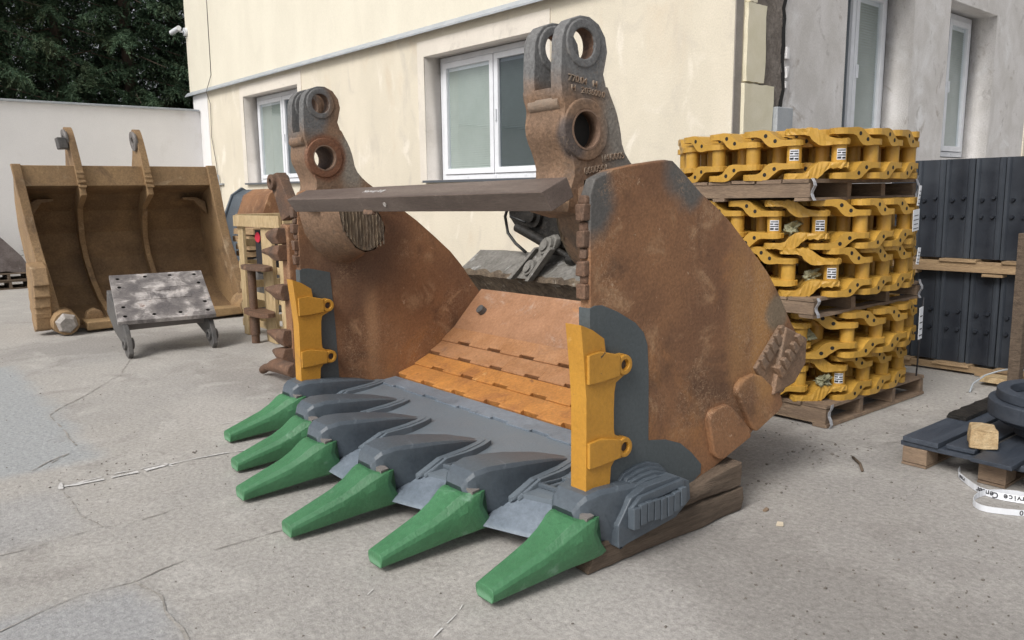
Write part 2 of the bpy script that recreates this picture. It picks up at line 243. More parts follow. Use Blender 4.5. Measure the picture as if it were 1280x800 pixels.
# ------------------------------------------------------------------ mesh helpers
def lin(o, parent=None):
    C.objects.link(o)
    if parent: o.parent = parent
    return o
def thing(name, label, cat, loc=(0, 0, 0), rz=0, group=None):
    o = bpy.data.objects.new(name, None); C.objects.link(o); o.empty_display_size = .1
    o.location = loc; o.rotation_euler = (0, 0, rz); o['label'] = label; o['category'] = cat
    if group: o['group'] = group
    return o
def tag(o, label=None, cat=None, group=None, kind=None):
    if label: o['label'] = label
    if cat: o['category'] = cat
    if group: o['group'] = group
    if kind: o['kind'] = kind
    return o
def YZ(w, u, v): return (w, u, v)     # plate in a plane X = const
def XZ(w, u, v): return (u, w, v)
def XY(w, u, v): return (u, v, w)
def wn(o):
    q = o.modifiers.new('wn', 'WEIGHTED_NORMAL'); q.weight = 80; q.keep_sharp = False
class MB:
    def __init__(s): s.v = []; s.f = []; s.mi = []; s.sm = []
    def add(s, vs, fs, mi=0, smooth=False):
        b = len(s.v); s.v += [tuple(p) for p in vs]
        for f in fs: s.f.append([b + i for i in f]); s.mi.append(mi); s.sm.append(smooth)
        return s
    def box(s, c, d, mi=0, rz=0, mat=None, jit=0):
        x, y, z = (q / 2 for q in d); P = [Vector((i * x, j * y, k * z)) for i in (-1, 1) for j in (-1, 1) for k in (-1, 1)]
        if jit: P = [p + Vector((rnd.uniform(-jit, jit) for _ in range(3))) for p in P]
        m = mat if mat else Matrix.Rotation(rz, 3, 'Z')
        return s.add([m @ p + Vector(c) for p in P], [(0, 1, 3, 2), (4, 6, 7, 5), (0, 4, 5, 1), (2, 3, 7, 6), (0, 2, 6, 4), (1, 5, 7, 3)], mi)
    def b2(s, x0, x1, y0, y1, z0, z1, mi=0, jit=0): return s.box(((x0 + x1) / 2, (y0 + y1) / 2, (z0 + z1) / 2), (x1 - x0, y1 - y0, z1 - z0), mi, jit=jit)
    def prism(s, outer, w0, w1, mp=YZ, holes=(), mi=0, him=None):
        loops = [list(outer)] + [list(h) for h in holes]
        tr = tessellate_polygon([[Vector((u, v, 0)) for u, v in l] for l in loops]); flat = [p for l in loops for p in l]; n = len(flat)
        s.add([mp(w0, u, v) for u, v in flat] + [mp(w1, u, v) for u, v in flat], [tuple(t) for t in tr] + [tuple(n + i for i in reversed(t)) for t in tr], mi)
        b = len(s.v) - 2 * n; o = 0
        for li, l in enumerate(loops):
            m = len(l)
            for i in range(m):
                j = (i + 1) % m; s.f.append([b + o + i, b + o + j, b + n + o + j, b + n + o + i]); s.mi.append(mi if not li or him is None else him); s.sm.append(bool(li))
            o += m
        return s
    def loft(s, secs, mi=0, smooth=False, cap=True, closed=True):
        n = len(secs[0]); vs = [p for q in secs for p in q]; fs = []
        for a in range(len(secs) - 1):
            for i in range(n if closed else n - 1):
                j = (i + 1) % n; fs.append((a * n + i, a * n + j, (a + 1) * n + j, (a + 1) * n + i))
        if cap: fs += [tuple(range(n))[::-1], tuple((len(secs) - 1) * n + i for i in range(n))]
        return s.add(vs, fs, mi, smooth)
    def cyl(s, p0, p1, r0, r1=None, n=20, mi=0, inner=None, smooth=True, capmi=None):
        p0, p1 = Vector(p0), Vector(p1); r1 = r0 if r1 is None else r1; d = (p1 - p0).normalized()
        a = d.orthogonal().normalized(); b = d.cross(a)
        ring = lambda p, r: [p + (a * math.cos(2 * PI * i / n) + b * math.sin(2 * PI * i / n)) * r for i in range(n)]
        if inner is None:
            s.loft([ring(p0, r0), ring(p1, r1)], mi, smooth, cap=False)
            s.add(ring(p0, r0), [tuple(range(n))[::-1]], mi if capmi is None else capmi); s.add(ring(p1, r1), [tuple(range(n))], mi if capmi is None else capmi)
        else:
            vs = ring(p0, r0) + ring(p1, r1) + ring(p1, inner) + ring(p0, inner); fs = []
            for q in range(4):
                for i in range(n):
                    j = (i + 1) % n; fs.append((q * n + i, q * n + j, ((q + 1) % 4) * n + j, ((q + 1) % 4) * n + i))
            s.add(vs, fs, mi, False)
            for i in range(len(s.sm) - 4 * n, len(s.sm)): s.sm[i] = ((i - (len(s.sm) - 4 * n)) // n) % 2 == 0
        return s
    def tube(s, pts, r, n=8, mi=0):
        pts = [Vector(p) for p in pts]; secs = []; up = Vector((.13, .21, 1)).normalized()
        for i, p in enumerate(pts):
            d = (pts[min(i + 1, len(pts) - 1)] - pts[max(i - 1, 0)]).normalized(); a = d.cross(up).normalized(); b = d.cross(a); rr = r[i] if isinstance(r, (list, tuple)) else r
            secs.append([p + (a * math.cos(2 * PI * k / n) + b * math.sin(2 * PI * k / n)) * rr for k in range(n)])
        return s.loft(secs, mi, True)
    def ribbon(s, pts, w, mi=0):
        return s
    def warp(s, fn): s.v = [tuple(fn(Vector(p))) for p in s.v]; return s
    def rough(s, amp, sc=8, seed=0):
        o = Vector((seed * 3.1, seed * 1.7, 0)); s.v = [tuple(Vector(p) + noise.noise_vector(Vector(p) * sc + o) * amp) for p in s.v]; return s
    def mesh(s, name, mats):
        me = bpy.data.meshes.new(name); me.from_pydata([tuple(p) for p in s.v], [], s.f)
        for m in mats: me.materials.append(m)
        me.polygons.foreach_set('material_index', s.mi); me.polygons.foreach_set('use_smooth', s.sm)
        bm = bmesh.new(); bm.from_mesh(me); bmesh.ops.recalc_face_normals(bm, faces=bm.faces); bm.to_mesh(me); bm.free(); me.update(); return me
    def build(s, name, mats, parent=None, bevel=0, label=None, seg=2, sub=0):
        if not isinstance(mats, (list, tuple)): mats = [mats]
        o = bpy.data.objects.new(name, s.mesh(name, [M[m] for m in mats])); lin(o, parent)
        if sub:
            q = o.modifiers.new('sub', 'SUBSURF'); q.levels = q.render_levels = sub
        if bevel:
            q = o.modifiers.new('bevel', 'BEVEL'); q.width = bevel; q.segments = seg; q.limit_method = 'ANGLE'; q.angle_limit = math.radians(35); q.use_clamp_overlap = True
            for p in o.data.polygons: p.use_smooth = True
            wn(o)
        if label: o['label'] = label
        return o
def circ(u, v, r, n=20, r2=None, a0=0): return [(u + r * math.cos(a0 + 2 * PI * i / n), v + (r2 or r) * math.sin(a0 + 2 * PI * i / n)) for i in range(n)]
def smoothpoly(pts, it=1):
    for _ in range(it):
        q = []
        for i in range(len(pts)):
            a, b = pts[i], pts[(i + 1) % len(pts)]; q += [(a[0] * .75 + b[0] * .25, a[1] * .75 + b[1] * .25), (a[0] * .25 + b[0] * .75, a[1] * .25 + b[1] * .75)]
        pts = q
    return pts
def copyobj(o, parent=None, loc=None, rot=None):
    c = o.copy(); lin(c, parent)
    if loc is not None: c.location = loc
    if rot is not None: c.rotation_euler = rot
    return c

# ================================================================== GROUND
g = MB(); g.add([(-400, -400, 0), (400, -400, 0), (400, 400, 0), (-400, 400, 0)], [(0, 1, 2, 3)])
ground = g.build('ground', 'ground'); tag(ground, kind='structure', label='worn pale grey concrete yard with joints, patches and scuffs')
def strip(pts, w, z, name, mat, gap=0., label=None, step=.035):
    mb = MB(); P = []
    for a, b in zip(pts[:-1], pts[1:]):
        a, b = Vector(a), Vector(b); n = max(2, int((b - a).length / step))
        for i in range(n): P.append(a.lerp(b, i / n))
    P.append(Vector(pts[-1]))
    L = []; Rr = []
    for i, p in enumerate(P):
        d = (P[min(i + 1, len(P) - 1)] - P[max(i - 1, 0)]).normalized(); nn = Vector((-d.y, d.x)); q = p + nn * (noise.noise(Vector((p.x * 4, p.y * 4, 3))) * .025)
        ww = w * (.15 + 1.0 * abs(noise.noise(Vector((p.x * 9, p.y * 9, 7)))) + .45 * rnd.random()) * (.75 if mat == 'crack' else 1); L.append(q + nn * ww); Rr.append(q - nn * ww * .8)
    for i in range(len(P) - 1):
        if rnd.random() < gap or (mat == 'crack' and noise.noise(Vector((P[i].x * 3.1, P[i].y * 3.1, 9))) > .28): continue
        mb.add([(*L[i], z), (*L[i + 1], z), (*Rr[i + 1], z), (*Rr[i], z)], [(0, 1, 2, 3)])
    o = mb.build(name, mat, ground, label=label); return o
strip([(-3.012, -1.6), (-3.012, -1.292), (-3.03, -1.147), (-3.188, -1.017), (-3.303, -.862)], .012, .004, 'floor_crack', 'crack', .1)
strip([(-1.81, -1.9), (-1.812, -1.426), (-1.804, -1.232), (-1.833, -.98), (-1.807, -.88), (-1.843, -.634), (-1.836, -.2), (-1.8, .3)], .006, .004, 'floor_crack', 'crack', .12)
strip([(-1.0, -1.7), (-1.022, -1.514), (-1.087, -1.344), (-1.136, -1.19), (-1.129, -1.022), (-1.168, -.897), (-1.204, -.604), (-1.216, -.387), (-1.2, 0)], .007, .004, 'floor_crack', 'crack', .1)
strip([(-1.12, -1.0), (-.93, -.978), (-.77, -.99), (-.586, -.983), (-.5, -.986), (-.2, -1.02)], .014, .004, 'floor_crack', 'crack', .05)
strip([(-2.78, -1.03), (-2.49, -1.047), (-2.185, -1.043), (-1.846, -.998)], .012, .004, 'floor_crack', 'crack', .2)
strip([(-3.15, -1.0), (-3.38, -.8), (-4.45, -.82), (-5.6, -.05), (-6.8, .38)], .012, .004, 'floor_crack', 'crack', .15)
strip([(-7.42, .41), (-6.17, 1.03), (-4.95, 1.157)], .012, .004, 'floor_crack', 'crack', .2)
strip([(-.3, 2.9), (.0, 2.99), (.1, 3.4), (.15, 5)], .008, .004, 'floor_crack', 'crack', .2)
for p, w, gp in (([(-2.62, -1.03), (-2.597, -.82), (-2.615, -.48)], .028, .1), ([(-2.63, -1.0), (-2.66, -.75), (-2.66, -.5)], .012, .25), ([(-2.66, -.47), (-2.56, -.44)], .012, .1), ([(-2.615, -.48), (-2.623, -.263), (-2.558, .126)], .009, .1), ([(-3.3, -.077), (-3.312, .244), (-3.325, .556)], .010, .2), ([(.097, -.28), (-.05, -.07)], .004, .3), ([(-.327, -.346), (-.385, -.271)], .004, .3), ([(-2.7, -1.03), (-2.58, -1.05)], .02, .1)):
    strip(p, w, .006, 'paint_line', 'chalk', gp)

# ================================================================== BUILDING (local frame, slightly turned)
BX = Vector((.99935, .03471, -.00946)).normalized(); BY = Vector((0, 0, 1)).cross(BX).normalized(); BZ = BX.cross(BY)
bld = thing('building', 'cream rendered building with white windows and a bare patchy grey side wall', 'building')
bld.matrix_world = Matrix(((BX.x, BY.x, BZ.x, -2.557), (BX.y, BY.y, BZ.y, 5.), (BX.z, BY.z, BZ.z, 0), (0, 0, 0, 1)))
rect = lambda x0, x1, z0, z1: [(x0, z0), (x1, z0), (x1, z1), (x0, z1)]
W1 = (-11.78, -9.3, 1.85, 3.60); W2 = (-5.24, -2.74, 1.80, 3.56)
hol = [rect(*W1)[::-1], rect(*W2)[::-1]]
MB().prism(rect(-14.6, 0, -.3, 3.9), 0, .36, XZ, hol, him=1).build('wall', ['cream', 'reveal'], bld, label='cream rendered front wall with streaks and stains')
MB().b2(-14.63, -13.75, -.012, .05, 0, 3.87).build('corner_strip', 'whitewall', bld)
S1 = (2.18, 3.9, 2.0, 4.12); S2 = (4.99, 6.68, 2.03, 4.12)
sh = [rect(*S1)[::-1], rect(*S2)[::-1]]
MB().prism(rect(.37, 9.2, -.3, 7.2), -.45, 0, YZ, sh, him=1).build('side_wall', ['plaster', 'plaster'], bld, label='unfinished side wall in patchy grey plaster')
MB().b2(-14.72, -.45, -.04, .36, 3.955, 7.2).build('upper_wall', 'cream_up', bld, label='paler upper storey wall')
MB().b2(-.45, 0.0, -.04, .368, 3.955, 7.2).build('upper_wall', 'cream_up', bld)
lg = MB(); lg.prism([(-.12, 3.86), (-.12, 3.885), (-.045, 3.96), (0, 3.96), (0, 3.90), (-.10, 3.87)], -14.85, .03, YZ)
lg.build('ledge', 'metal', bld)
MB().b2(-14.6, -14.25, .36, 9, -.3, 7.2).build('end_wall', 'cream_up', bld)
MB().b2(-14.6, 0, 9, 9.3, -.3, 7.2).build('back_wall', 'cream_up', bld)
MB().b2(-14.72, .1, -.04, 9.3, 7.2, 7.4).build('roof', 'metal', bld)
for (x0, x1, z0, z1) in (W1, W2):
    f = MB(); f.prism(rect(x0 - .16, x1 + .16, z0 - .02, z1 + .22), -.014, .002, XZ, [rect(x0, x1, z0, z1)[::-1]]); f.build('window_surround', 'surround', bld)
    MB().b2(x0 - .03, x1 + .03, -.07, .25, z0 - .035, z0 - .002).build('window_sill', 'anthracite', bld)
def window(u0, u1, z0, z1, d, mp, name='window', n=2, dark=(0, 1), sgn=1):
    # mp(depth, u, z); depth grows into the wall
    T = .075
    fr = MB().prism(rect(u0, u1, z0, z1), d, d + sgn * .08, mp, [rect(u0 + T, u1 - T, z0 + T, z1 - T)[::-1]])
    w = fr.build(name, 'white', bld, bevel=.006)
    a = u0 + T; wd = (u1 - u0 - 2 * T) / n
    for i in range(n):
        q0, q1 = a + i * wd + .006, a + (i + 1) * wd - .006; t = .085
        MB().prism(rect(q0 + .002, q1 - .002, z0 + T + .006, z1 - T - .006), d - sgn * .022, d + sgn * .05, mp, [rect(q0 + t, q1 - t, z0 + T + t, z1 - T - t)[::-1]]).build('sash', 'white', w, bevel=.006)
        g = MB(); P = rect(q0 + t - .005, q1 - t + .005, z0 + T + t - .005, z1 - T - t + .005); g.add([mp(d + sgn * .014, u, v) for u, v in P], [(0, 1, 2, 3)]); g.build('pane', 'glass_tinted_reflection' if dark[i] else 'glass', w)
        b = MB(); nz = int((z1 - z0 - 2 * T - 2 * t) / .032)
        for kk in range(nz):
            zz = z0 + T + t + kk * .032
            P = [mp(d + sgn * .034, q0 + t - .02, zz), mp(d + sgn * .034, q1 - t + .02, zz), mp(d + sgn * .046, q1 - t + .02, zz + .034), mp(d + sgn * .046, q0 + t - .02, zz + .034)]
            b.add(P, [(0, 1, 2, 3)])
        b.build('blind', 'blind', w)
        MB().prism(rect(q0 + t - .02, q1 - t + .02, z1 - T - t - .045, z1 - T - t + .01), d + sgn * .032, d + sgn * .05, mp).build('blind_rail', 'white', w)
    h = MB().prism(rect((u0 + u1) / 2 + .05, (u0 + u1) / 2 + .075, (z0 + z1) / 2 - .1, (z0 + z1) / 2 + .06), d - sgn * .05, d - sgn * .024, mp); h.build('handle', 'white', w, bevel=.004)
    for i in range(3):
        uu = u0 + (u1 - u0) * (.25 + .25 * i); MB().prism(rect(uu - .02, uu + .02, z0 + .025, z0 + .05), d - sgn * .006, d + sgn * .01, mp).build('drain_cap', 'label', w)
    return w
window(*[W1[0] + .002, W1[1] - .002, W1[2] + .002, W1[3] - .002], .28, XZ, dark=(0, 1))
window(*[W2[0] + .002, W2[1] - .002, W2[2] + .002, W2[3] - .002], .28, XZ, dark=(0, 1))
SW = lambda w, u, v: (-w, u, v)
window(S1[0] + .002, S1[1] - .002, S1[2] + .04, S1[3] - .002, .35, SW, n=2, dark=(1, 0))
window(S2[0] + .002, S2[1] - .002, S2[2] + .04, S2[3] - .002, .35, SW, n=2, dark=(0, 0))
# corner: adhesive strip, insulation boards, rough mortar, crack
MB().b2(.001, .012, .003, .125, 0, 3.84).build('adhesive_strip', 'adhesive', bld)
def slab(y0, y1, z0, z1, t, name, mat, jag=.02, nn=7, jy=1):
    pts = [(y0, z0)]; 
    for i in range(1, nn): pts.append((y0 + (y1 - y0) * i / nn, z0 + rnd.uniform(-jag, jag) * .4))
    for i in range(nn + 1): pts.append((y1 + rnd.uniform(-jag, jag) * jy, z0 + (z1 - z0) * i / nn))
    for i in range(1, nn): pts.append((y1 - (y1 - y0) * i / nn, z1 + rnd.uniform(-jag, jag) * .4))
    for i in range(nn + 1): pts.append((y0 + rnd.uniform(-jag, jag) * .6, z1 - (z1 - z0) * i / nn))
    return MB().prism(pts, .0, t, YZ).build(name, mat, bld, bevel=.004)
slab(.13, .65, .4, 1.55, .05, 'insulation_board', 'foam', .012)
slab(.13, .65, 1.56, 2.66, .052, 'insulation_board', 'foam', .014)
slab(.15, .47, 2.68, 3.42, .05, 'insulation_board', 'foam', .012)
slab(.17, .30, 3.43, 4.3, .05, 'insulation_board', 'foam', .012)
slab(.60, .86, .3, 2.6, .016, 'rough_mortar', 'mortar', .03, 14)
slab(.44, .84, 2.58, 3.4, .017, 'rough_mortar', 'mortar', .04, 12)
slab(.28, .88, 3.38, 5.0, .018, 'rough_mortar', 'mortar', .05, 14)
cr = MB(); 
pts = [(.86 + .03 * noise.noise(Vector((0, 0, i * 1.3))) + rnd.uniform(-.02, .02), 1.2 + i * .09) for i in range(34)]
for (a, b) in zip(pts[:-1], pts[1:]):
    wa = .03 + .03 * rnd.random(); cr.add([(.020, a[0] - wa, a[1]), (.020, a[0] + .02, a[1]), (.020, b[0] + .02, b[1]), (.020, b[0] - wa, b[1])], [(0, 1, 2, 3)])
cr.build('crack', 'hole', bld)
for (y, z, w, h) in ((.92, 3.02, .06, .13), (.93, 2.83, .05, .12), (.93, 2.70, .05, .07), (.90, 3.7, .07, .2)):
    MB().b2(0, .03, y - w / 2, y + w / 2, z - h / 2, z + h / 2, jit=.012).build('plaster_lump', 'whitewall', bld, bevel=.006)
MB().b2(0, .10, .655, .955, 2.02, 2.46).build('meter_box', 'metal', bld, bevel=.01, label='light grey meter box with small latch')
MB().b2(.1, .104, .70, .83, 2.20, 2.215).build('latch', 'ink', bld)
MB().b2(-.02, .018, 8.18, 9.2, 0, 6).build('edge_render', 'cream', bld)
# lightning conductor
lc = MB(); lc.tube([(-13.27, -.05, 6.9), (-13.33, -.05, 4.2), (-13.45, -.135, 3.85), (-13.52, -.03, 3.6), (-13.60, -.03, 2.9), (-13.42, -.03, 2.3), (-13.35, -.04, 1.95)], .007)
lc.build('conductor_cable', 'darksteel', bld)
lc = MB(); lc.tube([(-13.33, -.05, 2.05), (-13.30, -.05, .2)], .022); lc.b2(-13.4, -13.1, -.06, 0, 1.83, 1.86); lc.build('conductor_pipe', 'metal', bld)
# security camera on the wall's far end
sc = thing('security_camera', 'small white bullet camera on the far upper edge of the cream wall', 'camera')
p = bld.matrix_world @ Vector((-14.66, -.04, 5.3)); sc.location = p
MB().cyl((0, .0, 0), (0, -.06, 0), .09).build('mount', 'white', sc)
q = MB(); q.tube([(0, -.05, 0), (-.02, -.12, .0), (-.06, -.16, .03)], .025); q.build('arm', 'white', sc)
q = MB(); q.cyl((.06, -.18, .06), (-.36, -.22, .02), .055, .06); q.cyl((-.361, -.2201, .0199), (-.37, -.221, .019), .04, mi=1); q.build('camera_body', ['white', 'hole'], sc)

# ================================================================== YARD WALL
yw = thing('yard_wall', 'tall whitewashed yard wall with a metal coping below the spruces', 'wall')
yw.matrix_world = bld.matrix_world
MB().b2(-14.56, -14.26, -14, -.002, -.2, 3.5).build('wall', 'whitewall', yw)
MB().prism([(-14.62, 3.5), (-14.20, 3.5), (-14.20, 3.53), (-14.40, 3.56), (-14.62, 3.53)], -14, -.045, lambda w, u, v: (u, w, v)).build('coping', 'metal', yw)

# ================================================================== SPRUCES
def spruce_mesh(seed, H=12., Rm=2.6, nb=120):
    r = np.random.default_rng(seed); V = []; n_t = 0
    for b in range(nb):
        z = 1.0 + (H - 1.3) * (b / nb) ** 1.05; L = Rm * (1 - z / H) ** .75 * r.uniform(.75, 1.1) + .25; a = b * 2.4 + r.uniform(-.3, .3)
        ds = np.array([math.cos(a), math.sin(a), 0]); sd_ = np.array([-math.sin(a), math.cos(a), 0]); nt_ = int(9 + L * 11)
        for t in np.linspace(.08, 1, nt_):
            base = ds * L * t + np.array([0, 0, z - .55 * L * t * t + .25 * L * t ** 3 + .05])
            for sg in (-1, 1):
                tl = (.30 + .30 * (1 - t)) * r.uniform(.6, 1.2) * min(1, .4 + L / 2); dirv = sd_ * sg * r.uniform(.5, 1) + ds * r.uniform(.1, .8) + np.array([0, 0, -r.uniform(.35, 1.15)]); dirv /= np.linalg.norm(dirv)
                m = 9; s = np.linspace(.05, 1, m)[:, None]; c = base + dirv * tl * s + np.array([0, 0, -.10]) * s ** 2
                for rep in range(2):
                    o = r.normal(size=(m, 3)); o /= np.linalg.norm(o, axis=1)[:, None]; nd = dirv * .6 + o * .8; nl = r.uniform(.055, .11, size=(m, 1)); w = r.normal(size=(m, 3)) * .011
                    V.append(np.stack([c - w, c + w, c + nd * nl], 1).reshape(-1, 3))
    V = np.concatenate(V); n = len(V) // 3
    me = bpy.data.meshes.new('crown'); me.vertices.add(len(V)); me.vertices.foreach_set('co', V.ravel()); me.loops.add(len(V)); me.loops.foreach_set('vertex_index', np.arange(len(V), dtype=np.int32))
    me.polygons.add(n); me.polygons.foreach_set('loop_start', np.arange(0, len(V), 3, dtype=np.int32)); me.polygons.foreach_set('loop_total', np.full(n, 3, dtype=np.int32)); me.update(calc_edges=True); me.materials.append(M['needles'])
    br = MB(); br.tube([(0, 0, -.1), (.05, 0, H * .4), (0, .04, H * .75), (0, 0, H)], [.2, .15, .08, .02], 9)
    for b in range(0, nb):
        z = 1.0 + (H - 1.3) * (b / nb) ** 1.05; L = Rm * (1 - z / H) ** .75 * .85; a = b * 2.4
        br.tube([(0, 0, z), (math.cos(a) * L * .5, math.sin(a) * L * .5, z - .14 * L), (math.cos(a) * L, math.sin(a) * L, z - .3 * L)], [.028, .018, .006], 4)
    return me, br.mesh('trunk', [M['bark']])
sp = [spruce_mesh(s, H, R) for s, H, R in ((1, 13, 3.0), (2, 12, 2.7), (3, 14, 3.1))]
TL = ['leftmost dark spruce at the photo edge beyond the yard wall', 'second dark spruce from the left behind the whitewashed wall', 'middle dark spruce above the old yellow-brown bucket', 'dark spruce next left of the security camera', 'dark spruce closest to the corner of the cream building', 'tall spruce in the rear row, seen between the leftmost ones', 'tall spruce in the rear row behind the middle of the wall', 'tall spruce in the rear row near the building', 'far spruce standing past the left edge of the photo', 'rear spruce hidden mostly behind the cream building']
for i, (x, y, k) in enumerate(((-19.8, .6, 0), (-20.2, 2.3, 1), (-20.0, 3.9, 2), (-20.6, 5.2, 0), (-20.3, 6.6, 1), (-23.0, 1.6, 2), (-23.3, 4.1, 0), (-23.0, 6.9, 1), (-20.2, -1.6, 2), (-24.2, 9.0, 0))):
    t = thing('spruce_tree', TL[i], 'tree', (x, y, 0), i * 1.9, 'spruces beyond the yard wall')
    for me, nm in zip(sp[k], ('crown', 'trunk')): lin(bpy.data.objects.new(nm, me), t)

# ================================================================== MAIN FACE SHOVEL BUCKET
bk = thing('shovel_bucket', 'huge rusty excavator shovel bucket with green teeth and yellow side guards', 'excavator bucket')
bk.rotation_euler = (0, .0, 0)
A = Vector((1, 0, .00557)).normalized(); Bq = Vector((0, 1, 0)); Cq = A.cross(Bq)
bk.matrix_world = Matrix(((A.x, Bq.x, Cq.x, 0), (A.y, Bq.y, Cq.y, 0), (A.z, Bq.z, Cq.z, 0), (0, 0, 0, 1)))
outl = [(.582, .30), (.578, .6), (.575, 1.0), (.577, 1.4), (.582, 1.60), (.61, 1.665), (.70, 1.70), (.86, 1.726), (1.045, 1.747), (1.10, 1.742), (1.165, 1.698), (1.293, 1.603), (1.42, 1.53), (1.541, 1.447), (1.703, 1.315), (1.846, 1.192), (1.95, 1.075), (2.065, .918), (2.163, .80), (2.16, .72), (2.03, .55), (1.9, .44), (1.70, .34), (1.52, .27), (1.337, .215), (1.15, .17), (.8, .16), (.6, .2)]
NX0, NX1, FX0, FX1 = -.03, .03, -2.91, -2.85
for (a, b) in ((NX0, NX1), (FX0, FX1)):
    sp_ = MB().prism(outl, a, b).build('side_plate', 'rust', bk, bevel=.008, label='rust brown side plate' )
# painted zones (real thickness of the doubler plate edge)
def paint(a, b, far):
    P = [(.571, .22), (.571, 1.13), (.60, 1.14), (.644, 1.138)] + ([(.74, 1.115), (.80, 1.10), (.82, .72), (.83, .28), (.83, .2)] if far else [(.74, 1.10), (.851, 1.04), (.905, .99), (.93, .93), (.938, .80), (.939, .62), (.939, .487), (1.06, .465), (1.165, .425), (1.25, .36), (1.324, .286), (1.32, .24), (1.15, .16)])
    return MB().prism(P, a - .0035, b + .0035).build('painted_cheek', 'greyflat', bk, label='slate grey repainted zone of the side plate', bevel=.002)
paint(NX0, NX1, False); paint(FX0, FX1, True)
for (a, b) in ((NX0, NX1), (FX0, FX1)):
    tb = MB()
    for z in (1.20, 1.30, 1.42, 1.53) : tb.b2(a + .004, b - .004, .545, .60, z - .035, z + .033, jit=.006)
    for z in (1.25, 1.36, 1.47, 1.58): tb.b2(a + .008, b - .008, .562, .60, z - .02, z + .02, jit=.006)
    tb.build('torn_weld_tabs', 'rust_dark', bk, bevel=.008)
# floor
prof = [(1.14, .245), (1.30, .262), (1.476, .325), (1.61, .395), (1.74, .48), (1.85, .575), (1.97, .70), (2.06, .79), (2.14, .865)]
def offs(P, d):
    out = []
    for i, p in enumerate(P):
        a = P[max(i - 1, 0)]; b = P[min(i + 1, len(P) - 1)]; t = Vector((b[0] - a[0], b[1] - a[1])).normalized(); out.append((p[0] - t.y * d, p[1] + t.x * d))
    return out
TX = [-2.855, -2.238, -1.74, -1.12, -.555, 0.]; TY = [-.015, -.188, -.336, -.339, -.178, 0.]
def ty(x):
    for i in range(5):
        if x <= TX[i + 1]: t = (x - TX[i]) / (TX[i + 1] - TX[i]); return TY[i] * (1 - t) + TY[i + 1] * t
    return TY[5]
x0, x1 = FX1 + .0, NX0 - .0
lo = offs(prof, -.03); hull = lo + offs(prof, -.085)[::-1]
MB().prism(hull, x0 + .001, x1 - .001).build('floor_plate', 'rust_dark', bk)
bs = offs(prof[5:], .006) + offs(prof[5:], -.029)[::-1]
MB().prism(bs, x0 + .001, x1 - .001).build('back_sheet', 'orange3', bk, bevel=.004, label='smooth worn pinkish rust back sheet')
# wear strips with interlocking stepped edges
def along(s):  # s in profile index units -> point
    i = min(int(s), len(prof) - 2); f = s - i; return Vector((prof[i][0] * (1 - f) + prof[i + 1][0] * f, prof[i][1] * (1 - f) + prof[i + 1][1] * f))
def nrm(s):
    i = min(int(s), len(prof) - 2); t = Vector((prof[i + 1][0] - prof[i][0], prof[i + 1][1] - prof[i][1])).normalized(); return Vector((-t.y, t.x))
def wearrow(s0, s1, h, mat, lab, ph):
    mb = MB(); x = x0 + .001; k = ph
    while x < x1 - .01:
        wd = (.15 if k % 2 else .235) * rnd.uniform(.92, 1.08); b = min(x + wd, x1 - .001); st = k % 2
        e0 = s0 + (.17 if st else .02); e1 = s1 + (.045 if not st else .0) * 0 + .005
        secs = []
        for i, s in enumerate((e0, e0 + .04, (e0 + e1) / 2, e1)):
            p = along(s); q = nrm(s); hh = h * (.8, 1.0, .75, .45)[i]
            secs.append([(x, *(p + q * hh)), (b, *(p + q * hh)), (b, *(p - q * .024)), (x, *(p - q * .024))])
        mb.loft(secs); x = b; k += 1
    mb.build('wear_plate', mat, bk, label=lab)
wearrow(0.0, 1.0, .008, 'greyworn', 'worn blue grey strip behind the lip', 0)
wearrow(1.0, 2.0, .018, 'orange1', 'bright orange rusty wear strip', 1)
wearrow(2.0, 3.0, .018, 'orange1', None, 0)
wearrow(3.0, 4.0, .018, 'orange2', 'pale orange rusty wear strip', 1)
wearrow(4.0, 5.0, .018, 'orange2', None, 0)
MB().cyl((-2.62, 2.0, .70), (-2.62, 1.945, .745), .036, n=14).build('plug', 'darksteel', bk)
# lip plate
top = lambda y: .245 - max(0, 1.14 - y) * .035
lipf = [(x, ty(x) + .66) for x in np.linspace(x0 - .02, x1 + .02, 25)]
lp = [(x, y) for x, y in lipf] + [(x1, 1.15), (x0, 1.15)]
mb = MB().prism(lp, .165, .245, XY); mb.warp(lambda v: Vector((v.x, v.y, v.z - (1.15 - v.y) * .05))); mb.build('lip_plate', 'grey', bk, bevel=.006, label='slate grey lip plate')
lz = lambda y: .245 - (1.15 - y) * .05
for i in range(5):
    a, b = TX[i] + .10, TX[i + 1] - .10; mb = MB()
    secs = []
    for x in (a, b):
        y = ty(x) + .47; yb = ty(x) + .80
        secs.append([(x, y, .095), (x, y + .02, .118), (x, y + .17, .185), (x, yb, lz(yb) + .008), (x, yb, lz(yb) - .04), (x, y + .05, .075)])
    mb.loft(secs); mb.build('lip_shroud', 'greyworn', bk, bevel=.004, label='shiny worn blue grey lip section')
    # weld-bar grid on the lip between adapters
    gb = MB(); cx = (a + b) / 2 + .02
    for k, dy in enumerate((.74, .86)):
        y = ty(cx) + dy; gb.box((cx + .02 * k, y, lz(y) + .012), (.30 if k == 0 else .24, .018, .022), rz=.12)
    for k in range(5):
        x = cx - .12 + k * .06; y = ty(cx) + .80; gb.box((x, y, lz(y) + .010), (.012, .13, .016), rz=-.1)
    for k in range(4):
        x = cx - .07 + k * .06; y = ty(cx) + .93; gb.box((x, y, lz(y) + .006), (.012, .10, .014), rz=-.1)
    gb.build('weld_grid', 'grey', bk, bevel=.003)
